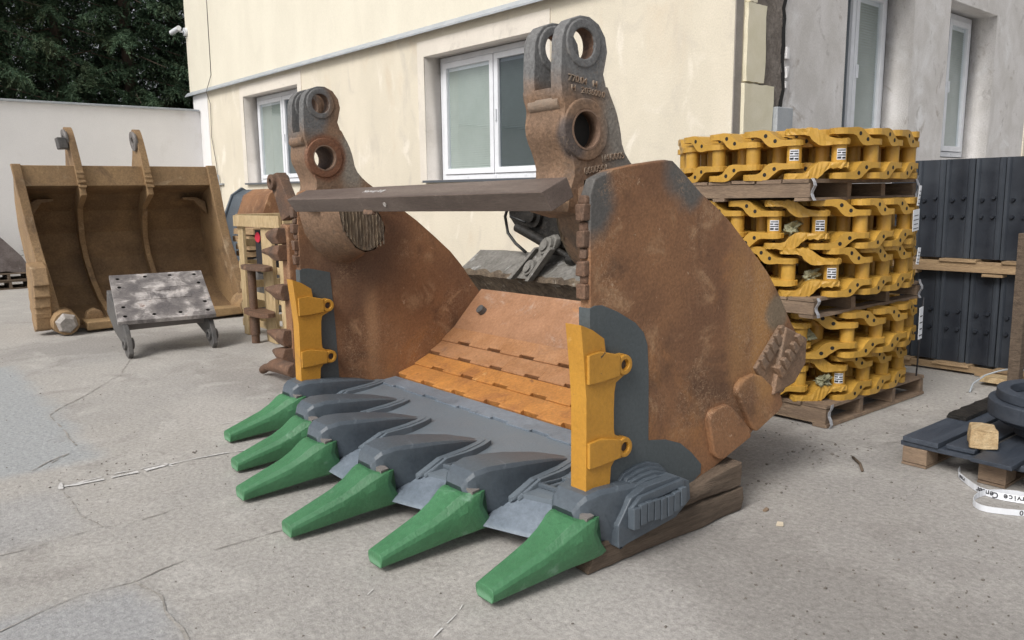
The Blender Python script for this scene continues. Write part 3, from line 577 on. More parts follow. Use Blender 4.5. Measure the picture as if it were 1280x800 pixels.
# adapters
ASEC = [(.435, .070, .13, .285), (.455, .092, .12, .325), (.49, .106, .11, .350), (.56, .118, .09, .362), (.66, .125, .075, .356), (.80, .118, .12, .338), (.98, .092, .18, .305), (1.10, .055, .20, .272), (1.17, .02, .21, .252)]
def asec(y, w, zb, zt, dx=0, dz=0):
    h = zt - zb; yb = y + (.13 if y < .6 else 0); return [(-w + dx, yb, zb), (w + dx, yb, zb), (w * 1.0 + dx, y, zb + h * .70), (w * .93 + dx, y, zb + h * .93), (w * .80 + dx, y, zt + dz), (-w * .80 + dx, y, zt + dz), (-w * .93 + dx, y, zb + h * .93), (-w * 1.0 + dx, y, zb + h * .70)]
am = MB(); am.loft([asec(*s) for s in ASEC])
tooth = MB(); 
TS = [(-.004, .046, .022, .056), (.0, .060, .033, .058), (.13, .073, .050, .084), (.26, .087, .067, .110), (.36, .098, .080, .132), (.42, .107, .091, .146), (.47, .118, .099, .157), (.52, .123, .104, .165), (.56, .123, .104, .168), (.595, .114, .099, .170)]
def tsec(y, w, h, zc, k):
    f = max(0, (y - .28) / .32)
    P = [(-w * .96, -.30 * h), (-w * .84, -h * .80), (-w * .70, -h * .92), (w * .70, -h * .92), (w * .84, -h * .80), (w * .96, -.30 * h), (w * 1.0, h * .30), (w * .93, h * .66), (w * .66, h), (-w * .66, h), (-w * .93, h * .66), (-w * 1.0, h * .30)]
    out = []
    for i, (x, z) in enumerate(P):
        yy = y - .055 * f * (z / h + 1)
        if i in (8, 9): yy -= .035 * f * f; z -= .010 * f * f
        if i in (7, 10): yy += .028 * f * f; z += .030 * f * f
        if i in (5, 6, 0, 11): yy -= .020 * f * f
        out.append((x, yy, zc + z))
    return out
tooth.loft([tsec(*s, i) for i, s in enumerate(TS)])
tme = tooth.mesh('tooth', [M['green']]); ame = am.mesh('adapter', [M['grey']])
for _m in (tme, ame):
    for _p in _m.polygons: _p.use_smooth = True
pinm = MB(); pinm.b2(-.02, .02, -.022, .022, -.012, .012, jit=.002); pme = pinm.mesh('tooth_pin', [M['darksteel']])
def weldlayer(k):
    mb = MB(); secs = []
    for (y, w, zb, zt) in ASEC[4:]:
        yy = y + .03 * k; f = (y - .62) / .55
        secs.append([(w + .004 + .015 * k + .012 * math.sin(f * 3), yy, .17), (w + .028 + .015 * k + .012 * math.sin(f * 3), yy, .19), (w + .022 + .015 * k + .012 * math.sin(f * 3), yy, min(.262 - .006 * k, .185 + f * .22)), (w - .03, yy, min(.268 - .006 * k, .19 + f * .22))])
    mb.loft(secs); return mb
wl = [weldlayer(k).mesh('weld_layer', [M['grey']]) for k in range(3)]
for i in range(6):
    o = lin(bpy.data.objects.new('adapter', ame), bk); o.location = (TX[i], TY[i], 0)
    q = o.modifiers.new('bevel', 'BEVEL'); q.width = .008; q.segments = 2; q.limit_method = 'ANGLE'; q.angle_limit = math.radians(20); wn(o)
    for k in range(2):
        if i == 5: continue
        w_ = lin(bpy.data.objects.new('weld_layer', wl[k]), o)
    t = lin(bpy.data.objects.new('tooth', tme), bk); t.location = (TX[i] + .02, TY[i], 0); t.rotation_euler = (0, (0, .02, -.01, .015, -.02, .0)[i], (.02, 0, .01, -.01, .01, 0)[i])
    q = t.modifiers.new('bevel', 'BEVEL'); q.width = .007; q.segments = 3; q.limit_method = 'ANGLE'; q.angle_limit = math.radians(20); wn(t)
    pn = lin(bpy.data.objects.new('tooth_pin', pme), t); pn.location = (.085, .475, .268); pn.rotation_euler = (.1, .3, .2)
# outer foot of the near adapter: layered ridges and ribbed wear block
for k in range(4):
    mb = MB(); xo = .05 + .020 * k
    Y0 = .66 + .03 * k; pts = [(Y0, .25), (Y0 + .05, .322 - .010 * k), (.76, .372 - .014 * k), (.84, .392 - .016 * k), (.92, .392 - .016 * k), (.99, .370 - .016 * k), (1.04, .33 - .014 * k), (1.09 - .012 * k, .24), (1.05, .16), (Y0, .15)]
    mb.prism(pts, -.02 - .001 * k, xo); mb.build('weld_ridge', 'grey', bk, bevel=.004)
wb = MB(); wb.prism([(.62, .10), (.62, .20), (.70, .305), (.80, .335), (1.0, .335), (1.09, .29), (1.10, .20), (1.0, .14)], .0, .150); wb.prism([(.68, .262), (.74, .305), (1.03, .318), (1.03, .285)], .145, .168)
wb.build('wear_block', 'grey', bk, bevel=.006)
for k in range(8):
    y = .680 + k * .044; z = .012 * math.sin(k) + k * .003; MB().b2(.14, .186, y, y + .038, .172 + z, .268 + z * .6, jit=.002).build('wear_rib', 'grey', bk, bevel=.003)
for a_ in ((-2.855,)):
    pass
ft = MB(); ft.prism([(.55, .08), (.55, .2), (.75, .3), (1.1, .24), (1.15, .15), (.9, .10)], FX0 - .1, FX0 + .02); ft.build('wear_block', 'grey', bk, bevel=.01)
# side guards
gp = [(.495, 1.072), (.560, 1.045), (.629, 1.0), (.640, .925), (.665, .912), (.700, .918)] + [(.742 + .048 * math.cos(a), .872 + .048 * math.sin(a)) for a in (1.5, 1.0, .4, -.2, -.8, -1.4)] + [(.70, .800), (.690, .76), (.686, .68), (.686, .60), (.69, .572), (.715, .556)] + [(.750 + .046 * math.cos(a), .503 + .046 * math.sin(a)) for a in (1.4, .8, .2, -.4, -1.0, -1.5)] + [(.69, .455), (.668, .43), (.660, .352), (.59, .335), (.517, .318), (.520, .5), (.523, .75), (.512, .9)]
def guard(xc, s):   # a thick plate bolted to the visible flank, wrapping the front edge
    o = MB(); o.prism(gp, xc - (.034 if s > 0 else .0) , xc + .060, holes=[circ(.745, .872, .021, 14)[::-1], circ(.752, .503, .021, 14)[::-1]])
    go = o.build('side_guard', 'yellow', bk, bevel=.008, label='bolt-on yellow side guard')
    for (zc, h, yl) in ((.875, .058, .712), (.505, .052, .715)):
        MB().prism([(.524, zc - h), (.525, zc + h * 1.15), (.60, zc + h * 1.3), (yl, zc + h * .8), (yl, zc - h * .8), (.60, zc - h)], xc + s * .058, xc + s * .076).build('guard_band', 'yellow', go, bevel=.007)
    for z in (.872, .503):
        MB().cyl((xc - .03, .748, z), (xc + .055, .748, z), .0225, n=12).build('guard_bolt', 'bronze', go)
        MB().cyl((xc + s * .052, .746, z), (xc + s * .072, .746, z), .044, inner=.024, n=20).build('bolt_boss', 'yellow', go, bevel=.003)
guard(0., 1); guard(-2.862, 1)
# ears (linkage castings)
body = [(.60, 1.50), (.62, 1.62), (.652, 1.70), (.628, 1.78), (.592, 1.85), (.585, 1.90), (.595, 1.96), (.592, 1.985), (.578, 2.02), (.576, 2.06), (.84, 2.075), (.868, 2.02), (.90, 1.965), (.925, 1.89), (.94, 1.80), (1.0, 1.73), (1.10, 1.66), (1.10, 1.50)]
body = smoothpoly(body, 1)
clev = [(.596, 1.955), (.577, 2.01), (.574, 2.10), (.582, 2.24), (.60, 2.29), (.635, 2.325), (.69, 2.345), (.745, 2.345), (.80, 2.32), (.838, 2.27), (.85, 2.21), (.835, 2.15), (.825, 2.115), (.84, 2.07), (.845, 2.0)]
def ear(xa, xb, inner_x, hx, tz=0., lab=None):
    # xa..xb spans the casting, hx = face carrying the raised rings
    dy = .012 if tz else 0
    T = lambda P: [(u + dy, v + tz) for u, v in P]
    e = MB().prism(T(body), xa, xb, holes=[circ(.712 + dy, 1.876 + tz, .082, 28)[::-1]], him=1).build('ear', ['ear', 'rust_dark'], bk, bevel=.028, seg=3, label=lab)
    for (a, b) in ((xb - .070, xb - .003), (xa + .003, xa + .078)):
        MB().prism(T(clev), a, b, holes=[circ(.705 + dy, 2.232 + tz, .058, 28, .066)[::-1]], him=1).build('clevis_plate', ['ear', 'rust_dark'], e, bevel=.018, seg=3)
    MB().cyl((xb - .02, .712 + dy, 1.876 + tz), (xb + .009, .712 + dy, 1.876 + tz), .140, .130, inner=.084, n=40).build('pin_boss', 'ear', e, bevel=.006)
    MB().cyl((xb - .05, .712 + dy, 1.876 + tz), (xb + .010, .712 + dy, 1.876 + tz), .086, inner=.078, n=36).build('bushing_ring', 'rust_dark', e)
    for a in (xb - .003, xa + .078):
        MB().cyl((a - .01, .705 + dy, 2.232 + tz), (a + .007, .705 + dy, 2.232 + tz), .106, .098, inner=.064, n=36).build('clevis_boss', 'ear', e, bevel=.005)
    # the knuckle that bulges to the front between the plates
    kn = MB(); P = [(xa + .03, .62, 1.985 + tz), (xb - .03, .62, 1.985 + tz)]; kn.cyl((P[0][0], .610, 1.99 + tz), (P[1][0], .610, 1.99 + tz), .034, n=14); kn.build('cast_rib', 'ear', e, bevel=.01)
    return e
e1 = ear(-.385, -.13, 0, 1, 0., 'near linkage ear with cast numbers')
MB().cyl((-.22, .712, 1.876), (-.19, .712, 1.876), .0825, n=28).build('pin_hole_shade', 'hole', e1)  # black disc painting the darkness inside the pin hole
e2 = ear(-2.945, -2.68, 0, 1, .015, 'far linkage ear')
def text(s, size, loc, rot, ext, mat, parent, name='lettering', sx=1):
    cu = bpy.data.curves.new(name, 'FONT'); cu.body = s; cu.size = size; cu.extrude = ext; cu.resolution_u = 3
    t = bpy.data.objects.new(name, cu); lin(t); dg = bpy.context.evaluated_depsgraph_get(); me = bpy.data.meshes.new_from_object(t.evaluated_get(dg)); bpy.data.objects.remove(t)
    o = lin(bpy.data.objects.new(name, me), parent); o.location = loc; o.rotation_euler = rot; me.materials.clear(); me.materials.append(M[mat]); o.scale = (sx, 1, 1)
    return o
RT = Matrix.Rotation(PI / 2, 3, 'Z') @ Matrix.Rotation(PI / 2, 3, 'X')
def rtx(a): return (Matrix.Rotation(a, 3, 'X') @ RT).to_euler()
for s, y, z, a, sz in (('770.04   H', .61, 2.075, -.12, .040), ('H   203600.0', .625, 2.035, -.10, .038), ('0600901', .70, 1.688, .12, .042), ('1/4/0005', .80, 1.742, .12, .042)):
    text(s, sz, (-.1285, y, z), rtx(a), .004, 'ear', e1)
# tube stubs cut off below the ears
def stub(xp, xe, name='cut_stub'):
    base = [(.60, 1.66), (.585, 1.52), (.62, 1.38), (.70, 1.26), (.82, 1.17), (.95, 1.14), (1.08, 1.20), (1.19, 1.34), (1.24, 1.48), (1.20, 1.60), (1.08, 1.68), (.85, 1.70)]
    end = [(.725, 1.60), (.72, 1.54), (.735, 1.45), (.775, 1.36), (.83, 1.285), (.90, 1.25), (.98, 1.265), (1.045, 1.33), (1.065, 1.41), (1.03, 1.50), (.95, 1.57), (.83, 1.61)]
    mb = MB(); L = lambda t: [(xp + (xe - xp) * t, u * (1 - s_) + p * s_, v * (1 - s_) + q * s_) for (u, v), (p, q) in zip(base, end) for s_ in [t ** .6]]
    mb.loft([L(t) for t in (0, .15, .35, .6, .85, 1)], 0, True, cap=False)
    o = mb.build(name, 'ear', bk)
    r = MB(); r.prism([(.89 + (u - .89) * .96, 1.43 + (v - 1.43) * .96) for u, v in smoothpoly(end, 1)], xe - .02, xe + .006)
    for k in range(13):      # flame-cut drag lines standing proud
        u = .745 + k * .025; hh = .135 * math.sqrt(max(.05, 1 - ((u - .89) / .19) ** 2)); P_ = []
        for j in range(9):
            v = 1.43 + (j - 4) / 4 * hh - (u - .89) * .35; P_.append([(xe + .004, u - .006, v), (xe + .013 + rnd.uniform(-.004, .004), u + rnd.uniform(-.004, .004), v), (xe + .004, u + .007, v)])
        r.loft(P_)
    r.build('cut_face', 'rough_cut', o)
stub(FX1 - .01, -2.5); stub(NX0 + .005, -.33)
# brace beam
bm_ = [(.36, 1.614), (.415, 1.535), (.54, 1.592), (.50, 1.674)]
MB().prism(bm_, -2.50, -.02).build('brace_beam', 'beam', bk, bevel=.006, label='brown square brace beam welded across the mouth')
text('Norway lody', .045, (-1.62, .425, 1.6425), (.4049, 0, 0), .0005, 'chalk', bk, 'chalk_writing')
MB().box((-1.53, .42, 1.533), (.09, .03, .03), jit=.006).build('weld_lug', 'rust_dark', bk, bevel=.008)
MB().cyl((-1.30, .395, 1.58), (-1.30, .381, 1.573), .013, n=10).build('bolt_hole', 'greysteel', bk)
# heel shrouds and serrated wear bar on the near plate
for P in ([(1.349, .50), (1.362, .536), (1.392, .552), (1.499, .557), (1.535, .540), (1.694, .395), (1.70, .355), (1.47, .285), (1.415, .30), (1.39, .335)], [(1.568, .610), (1.582, .645), (1.62, .668), (1.72, .680), (1.784, .660), (1.965, .525), (1.985, .48), (1.95, .45), (1.735, .370), (1.70, .405)]):
    MB().prism(P, -.05, .060).build('heel_shroud', 'rust', bk, bevel=.02, seg=3, label='rounded heel shroud at the rear corner')
MB().prism([(1.733, .706), (1.956, .907), (2.15, .815), (2.15, .69), (1.99, .535), (1.87, .55)], -.04, .05).build('wear_bar', 'ear', bk, bevel=.01)
wbm = MB().prism([(1.96, .90), (2.165, .815), (2.16, .68), (2.05, .58), (1.86, .545)], .03, .075).build('wear_bar', 'ear', bk, bevel=.012)
du = Vector((.223, .201)).normalized(); dn = Vector((-du.y, du.x))
for row, (bs_, off) in enumerate(((Vector((1.76, .70)), 0), (Vector((1.845, .625)), .03))):
    for k in range(5):
        c = bs_ + du * (.02 + k * .055 + off); P = [c - dn * .035, c + du * .048 - dn * .035, c + du * .040 + dn * .03, c + du * .012 + dn * .036]
        MB().prism([tuple(p) for p in P], .04, .066 if row == 0 else .098).build('wear_tooth', 'ear', bk, bevel=.006)

# ================================================================== TIMBERS
def log(name, y0, y1, xa, xb, z0, z1, lab, seed):
    mb = MB(); n = 16; secs = []
    for i in range(n + 1):
        t = i / n; y = y0 + (y1 - y0) * t; zt = z1(t) if callable(z1) else z1; zb = z0(t) if callable(z0) else z0
        P = [(xa, zb), ((xa + xb) / 2, zb), (xb, zb), (xb + .01, (zb + zt) / 2), (xb, zt), ((xa + xb) / 2, zt), (xa, zt), (xa, (zb + zt) / 2)]
        secs.append([(px + noise.noise(Vector((y * 3, k, seed))) * .02 + rnd.uniform(-.004, .004), y + (rnd.uniform(-.02, .02) if i in (0, n) else 0), max(.003, pz + noise.noise(Vector((y * 4, k * 2, seed + 4))) * .014)) for k, (px, pz) in enumerate(P)])
    mb.loft(secs); return tag(mb.build(name, 'timber', bevel=.006), lab, 'timber', 'timbers propping the shovel bucket')
log('timber_block', .50, 1.57, -.25, .10, .004, .125, 'lower weathered timber lying on the concrete under the near heel', 1)
log('timber_block', .95, 1.58, -.24, .09, .135, lambda t: .165 + .10 * t, 'upper weathered timber wedged right under the near rusty heel', 2)
log('timber_block', .85, 1.50, -2.95, -2.55, .004, .13, 'timber under the far side plate, hidden behind the lip', 3)

# ================================================================== PALLETS
def euro(name, lab, x0, x1, y0, y1, z0, z1, mat='pallet', grp=None, cat='pallet', nb=7, solid_front=True):
    t = thing(name, lab, cat, ((x0 + x1) / 2, (y0 + y1) / 2, z0), 0, grp); w, d, h = x1 - x0, y1 - y0, z1 - z0; bt = .022; j = .003
    for k in range(nb):   # deck boards run along Y
        bw = w / nb - .012; x = -w / 2 + w * (k + .5) / nb
        MB().box((x, rnd.uniform(-.008, .008), h - bt / 2), (bw, d, bt), jit=j).build('deck_board', mat, t)
    for k in range(4):    # stringers along X
        y = -d / 2 + .03 + (d - .06) * k / 3
        MB().box((rnd.uniform(-.008, .008), y, h / 2 - .002), (w - .01, .05, h - 2 * bt - .006), jit=j).build('stringer', mat, t)
    for k in (0, 1, 2):
        x = (-w / 2 + .05, 0, w / 2 - .05)[k]
        MB().box((x, 0, bt / 2 + .001), (.1, d, bt), jit=j).build('base_board', mat, t)
    return t
gp_ = 'pallets under the yellow track chains'
euro('wooden_pallet', 'bottom wooden pallet of the track chain stack, on the concrete', -1.70, -.38, 3.19, 4.62, .002, .155, grp=gp_)
euro('wooden_pallet', 'middle wooden pallet between the double layers of track chain', -1.75, -.40, 3.0, 4.50, .775, .905, grp=gp_)
euro('wooden_pallet', 'topmost pallet carrying only one layer of yellow track chain', -1.80, -.42, 2.93, 4.40, 1.535, 1.675, grp=gp_)
# steel corner bands of those pallets
for i, (x, y, z0, z1, wh) in enumerate(((-.375, 3.215, .0, .17, 'bottom'), (-.395, 3.03, .78, .91, 'middle'), (-.415, 2.96, 1.54, 1.68, 'top'), (-.395, 4.47, .78, .92, 'middle rear'), (-.415, 4.37, 1.54, 1.70, 'top rear'))):
    mb = MB(); secs = []
    for k in range(7):
        z = z0 + (z1 - z0) * k / 6; xx = x + .008 + .012 * math.sin(k * 1.4 + i); secs.append([(xx, y - .016, z), (xx, y + .016, z), (xx + .003, y + .016, z), (xx + .003, y - .016, z)])
    mb.loft(secs); tag(mb.build('steel_band', 'strap'), f'shiny steel band end on the {wh} corner of the track pallets', 'band', 'steel bands on the track pallets')

# ================================================================== TRACK CHAINS
LP = .300
def linkmesh(flip, rough=False):
    mb = MB(); st = [(-.066, .004, .034, .016), (-.055, 0, .037, .040), (-.033, 0, .038, .058), (0, 0, .038, .068), (.055, 0, .038, .068), (.08, -.004, .044, .068), (.125, -.006, .076, .066), (.155, .0, .100, .066), (.185, .022, .108, .066), (.215, .055, .110, .066), (.25, .066, .108, .064), (.30, .066, .106, .064), (.33, .066, .106, .055), (.355, .066, .106, .038), (.366, .068, .103, .014)]
    if rough:
        st2 = []
        for a, b in zip(st[:-1], st[1:]): st2 += [a, tuple((p + q) / 2 for p, q in zip(a, b))]
        st = st2 + [st[-1]]
    secs = []
    for (x, a, b, h) in st:
        jj = (lambda: rnd.uniform(-.0065, .0065)) if rough else (lambda: 0)
        P = [(-h, a), (h, a), (h + jj(), (a + b) / 2 + jj()), (h, b + jj()), (0, b + jj() * 1.6), (-h, b)]
        secs.append([(x + jj() * .6, p[0], -p[1] if flip else p[1]) for p in P])
    mb.loft(secs)
    if not rough:
        for (x, z) in ((.112, .034), (.182, .070)):
            for s in (1, -1): mb.cyl((x, s * .0655, -z if flip else z), (x, s * .0675, -z if flip else z), .0135, n=10, mi=1)  # black discs on the surface, painted as the shade of bolt holes
    return mb.mesh('link', [M['track'], M['hole']])
LM = {(f, r): linkmesh(f, r) for f in (0, 1) for r in (0, 1)}
bsm = MB(); bsm.cyl((0, 0, 0), (0, 0, .17), .047, n=20); BM_ = bsm.mesh('bushing', [M['track']])
def stickermesh(kind):
    mb = MB(); r = .0485; n = 6; z0, z1 = .045, .115; a0, a1 = -.62, .62
    P = [(r * math.cos(a0 + (a1 - a0) * i / n), r * math.sin(a0 + (a1 - a0) * i / n)) for i in range(n + 1)]
    for i in range(n): mb.add([(*P[i], z0), (*P[i + 1], z0), (*P[i + 1], z1), (*P[i], z1)], [(0, 1, 2, 3)])
    rr = 1.02
    for (u0, u1, v0, v1) in ((0.05, .45, .08, .28), (.55, .95, .08, .24), (.05, .95, .36, .46), (.05, .4, .58, .7), (.5, .95, .56, .68), (.1, .9, .8, .9)):
        A0, A1 = a0 + (a1 - a0) * u0, a0 + (a1 - a0) * u1; m = 3
        for k in range(m):
            b0, b1 = A0 + (A1 - A0) * k / m, A0 + (A1 - A0) * (k + 1) / m
            mb.add([(r * rr * math.cos(b0), r * rr * math.sin(b0), z0 + (z1 - z0) * v0), (r * rr * math.cos(b1), r * rr * math.sin(b1), z0 + (z1 - z0) * v0), (r * rr * math.cos(b1), r * rr * math.sin(b1), z0 + (z1 - z0) * v1), (r * rr * math.cos(b0), r * rr * math.sin(b0), z0 + (z1 - z0) * v1)], [(0, 1, 2, 3)], 1)
    return mb.mesh('sticker', [M['label'], M['ink']])
STK = stickermesh(0)
def chainpath(x0, x1, y0, y1, r, n, ph):
    w, d = x1 - x0 - 2 * r, y1 - y0 - 2 * r; seg = [('l', w), ('a', r * PI / 2), ('l', d), ('a', r * PI / 2), ('l', w), ('a', r * PI / 2), ('l', d), ('a', r * PI / 2)]
    tot = sum(s for _, s in seg); corners = [(x1 - r, y0 + r, -PI / 2), (x1 - r, y1 - r, 0), (x0 + r, y1 - r, PI / 2), (x0 + r, y0 + r, PI)]; out = []
    starts = [(x0 + r, y0, 1, 0), (x1, y0 + r, 0, 1), (x1 - r, y1, -1, 0), (x0, y1 - r, 0, -1)]
    for i in range(n):
        s = (tot * ((i + ph) / n)) % tot
        for k in range(8):
            if s <= seg[k][1] or k == 7: break
            s -= seg[k][1]
        if k % 2 == 0: a = starts[k // 2]; out.append(Vector((a[0] + a[2] * s, a[1] + a[3] * s)))
        else: c = corners[k // 2]; an = c[2] + s / r; out.append(Vector((c[0] + r * math.cos(an), c[1] + r * math.sin(an))))
    return out
def chain(lab, x0, x1, y0, y1, z0, ph, stick=(), rough=(), hh=.315, rad=.5, num=17):
    cx, cy = (x0 + x1) / 2, (y0 + y1) / 2
    t = thing('track_chain', lab, 'track chain', (cx, cy, z0), 0, 'coiled yellow track chains stacked on pallets')
    for ring in (0, 1, 2, 3):
        if ring == 0: P = chainpath(x0, x1, y0, y1, rad, num, ph)
        else: o_ = .145 * ring; P = chainpath(x0 + o_, x1 - o_, y0 + o_, y1 - o_, (.36, .24, .12)[ring - 1], (14, 10, 7)[ring - 1], ph + .37 * ring)
        n = len(P)
        for i in range(n):
            a, b = P[i], P[(i + 1) % n]; d = b - a; an = math.atan2(-d.y, -d.x); sc_ = d.length / LP
            # link runs from joint b (inner end, by its bushing) to joint a
            for f, zz in ((0, hh - .102), (1, .102)):
                rg = 1 if (ring == 0 and i in rough) else 0
                o = lin(bpy.data.objects.new('link', LM[(f, rg)]), t); o.location = (b.x - cx, b.y - cy, zz); o.rotation_euler = (0, 0, an); o.scale = (sc_, 1, 1)
            o = lin(bpy.data.objects.new('bushing', BM_), t); o.location = (b.x - cx, b.y - cy, .073)
            if ring == 0 and i in stick:
                s = lin(bpy.data.objects.new('sticker', STK), o); s.rotation_euler = (0, 0, math.atan2(-1.7 - b.y, 2.4 - b.x) + stick[i])
    return t, P
CH = [('single coiled chain on the topmost pallet, level with the window sill', -1.71, -.32, 2.98, 4.42, 1.678, .2),
      ('upper coiled chain of the middle pair, white label tags on its right end', -1.78, -.31, 3.03, 4.45, 1.222, .9),
      ('lower coiled chain of the middle pair, resting on the middle pallet', -1.63, -.34, 3.05, 4.46, .907, .1),
      ('upper coiled chain of the bottom pair, under the middle pallet', -1.70, -.36, 3.13, 4.62, .470, .9),
      ('lowest coiled chain, resting on the pallet that stands on the concrete', -1.68, -.42, 3.14, 4.64, .157, .1)]
for i, (lab, x0, x1, y0, y1, z0, ph) in enumerate(CH):
    chain(lab, x0, x1, y0, y1, z0, ph, stick=[{1: 0, 2: .35}, {0: 0, 1: .1}, {2: .1}, {}, {2: .2}][i], rough=[(2,), (1,), (2,), (0,), (2,)][i], rad=(.5, .5, .42, .5, .5)[i], num=(17, 17, 17, 15, 17)[i], hh=(.315, .315, .315, .305, .31)[i])
# plastic bags tucked into the chains
def bag(loc, s, lab, seed):
    bmm = bmesh.new(); bmesh.ops.create_icosphere(bmm, subdivisions=3, radius=1)
    for v in bmm.verts:
        k = noise.noise(v.co * 2.2 + Vector((seed, 0, 0))); f = noise.noise(v.co * 6 + Vector((0, seed, 0)))
        v.co *= .75 + .6 * k + .35 * f; v.co.z *= .9
    for v in bmm.verts:
        if v.co.x + v.co.z > 1.0: v.co *= 1.5
    me = bpy.data.meshes.new('plastic_bag'); bmm.to_mesh(me); bmm.free(); me.materials.append(M['bag']); o = lin(bpy.data.objects.new('plastic_bag', me)); o.location = loc; o.scale = (s, s, s * .9)
    tag(o, lab, 'bag', 'crumpled plastic bags tucked into the chains')
def on_path(px_x, z, x, y): return (x, y, z)
bag((-.53, 3.33, 1.83), .062, 'crumpled cloudy bag in the topmost track chain', 1)
bag((-.66, 3.12, 1.345), .062, 'crumpled cloudy bag in the upper chain of the middle pair', 2)
bag((-.55, 3.2, 1.03), .062, 'crumpled cloudy bag with wire in the lower chain of the middle pair', 3)
bag((-.60, 3.22, .60), .058, 'crumpled cloudy bag in the chain right under the middle pallet', 4)
bag((-.50, 3.33, .29), .058, 'crumpled cloudy bag in the lowest track chain', 5)
# paper tags at the right end of the stack
for i, (y, z, w, h, lab) in enumerate(((3.95, 1.385, .09, .15, 'large white paper tag on the right end of the middle pair'), (3.98, 1.555, .03, .14, 'narrow white tag strip just below the topmost pallet'), (4.12, .635, .055, .24, 'long white paper tag hanging in the bottom pair of chains'), (4.02, 1.13, .04, .12, 'small white tag on the lower chain of the middle pair'))):
    o = MB(); o.box((0, 0, 0), (.003, w, h)); 
    for k in range(4): o.box((.0022, 0, -h / 2 + h * (k + .6) / 5), (.001, w * (.8 - .15 * (k % 2)), h * .035), 1)
    o = o.build('paper_tag', ['label', 'ink']); o.location = (-.235, y + .05, z); o.rotation_euler = (.1 * (-1) ** i, .04, 0); tag(o, lab, 'tag', 'paper tags on the track chains')
o = MB(); o.tube([(-.325, 4.35, .2), (-.31, 4.34, .5), (-.30, 4.34, .8)], .006); tag(o.build('binding_strap', 'ink'), 'thin black strap binding the right end of the bottom chains', 'strap')

# ================================================================== TRACK SHOES on pallets
def shoe_mesh(h):
    # a shoe stands on edge: flat plate facing the camera with three grouser ridges behind and four bolts
    mb = MB(); w = .232; prf = [(-w / 2, 0), (-w / 2 + .012, -.028), (-w / 2 + .034, -.028), (-w / 2 + .046, -.006), (.02, -.006), (w / 2 - .05, -.006), (w / 2 - .04, -.018), (w / 2 - .02, -.018), (w / 2, .0), (w / 2, .03), (-w / 2, .03)]
    mb.prism(prf, 0, h, XY); me = mb.mesh('shoe_plate', [M['black']])
    return me
SH = {1: shoe_mesh(.85), 0: shoe_mesh(.80)}
btm = MB(); btm.cyl((0, -.006, 0), (0, -.028, 0), .019, .015, n=12); BT = btm.mesh('shoe_bolt', [M['black']])
ordn = ['leftmost, half hidden by the chains', 'second from the left', 'third from the left', 'fourth from the left', 'fifth from the left', 'rightmost at the photo edge', 'past the photo edge']
for row in (1, 0):
    zz = 1.0 if row else .085
    for k in range(7):
        x = -1.12 + k * .238 + (0 if row else .02)
        t = thing('track_shoe', f"blue-black steel track shoe standing in the {'upper' if row else 'lower'} stack, {ordn[k]}", 'track shoe', (x, 5.66 + rnd.uniform(-.008, .008), zz), rnd.uniform(-.02, .02), 'blue-black track shoes stacked on edge')
        lin(bpy.data.objects.new('shoe_plate', SH[row]), t)
        for (bx_, bz_) in ((-.045, .50), (.045, .52), (-.045, .36), (.045, .36)):
            b = lin(bpy.data.objects.new('shoe_bolt', BT), t); b.location = (bx_, 0, bz_ if row else bz_ - .07)
    st = MB()
    for j in range(1, 5): st.b2(-1.23, .65, 5.66 + j * .075, 5.66 + j * .075 + .035, zz + .01 * (j % 2), zz + (.845 if row else .79))
    tag(st.build('track_shoe_pack', 'black'), f"solid pack of dark track shoes behind the {'upper' if row else 'lower'} front row", 'track shoes')
def shoepallet(z0, z1, lab):
    t = thing('wooden_pallet', lab, 'pallet', (-.3, 5.95, z0), 0, 'pallets under the track shoes'); h = z1 - z0
    for k in range(4): MB().box((-.78 + k * .5, 0, h - .012), (.30, .8, .022), jit=.003).build('deck_board', 'pallet2', t)
    MB().box((0, -.36, h * .55), (1.9, .05, h * .62), jit=.003).build('stringer', 'pallet2', t); MB().box((0, .3, h * .55), (1.9, .05, h * .62)).build('stringer', 'pallet2', t)
    for x in (-.7, .0, .7): MB().box((x, -.02, .014), (.16, .74, .024), jit=.003).build('base_board', 'pallet2', t)
shoepallet(.858, .998, 'wooden pallet between the two rows of track shoes'); shoepallet(.002, .083, 'low wooden pallet on the concrete under the track shoes')
# brown post at the photo's right edge
pt = MB(); pt.b2(.075, .155, 4.98, 5.07, 0.002, 1.26); tag(pt.build('wooden_post', 'timber', bevel=.004), 'dark brown wooden post at the right edge before the track shoes', 'post')
o = MB(); o.b2(-.22, .0, 5.25, 5.42, .03, .075); tag(o.build('wood_offcut', 'fresh', bevel=.004), 'pale sawn board end lying before the track shoe pallet', 'wood')
o = MB(); o.tube([(-.16, 4.92, .006), (-.19, 5.05, .05), (-.16, 5.2, .10), (-.08, 5.25, .14), (.0, 5.25, .17), (.15, 5.24, .18)], .007); tag(o.build('steel_rod', 'metal'), 'thin bent grey rod curving up beside the pale board end', 'rod')

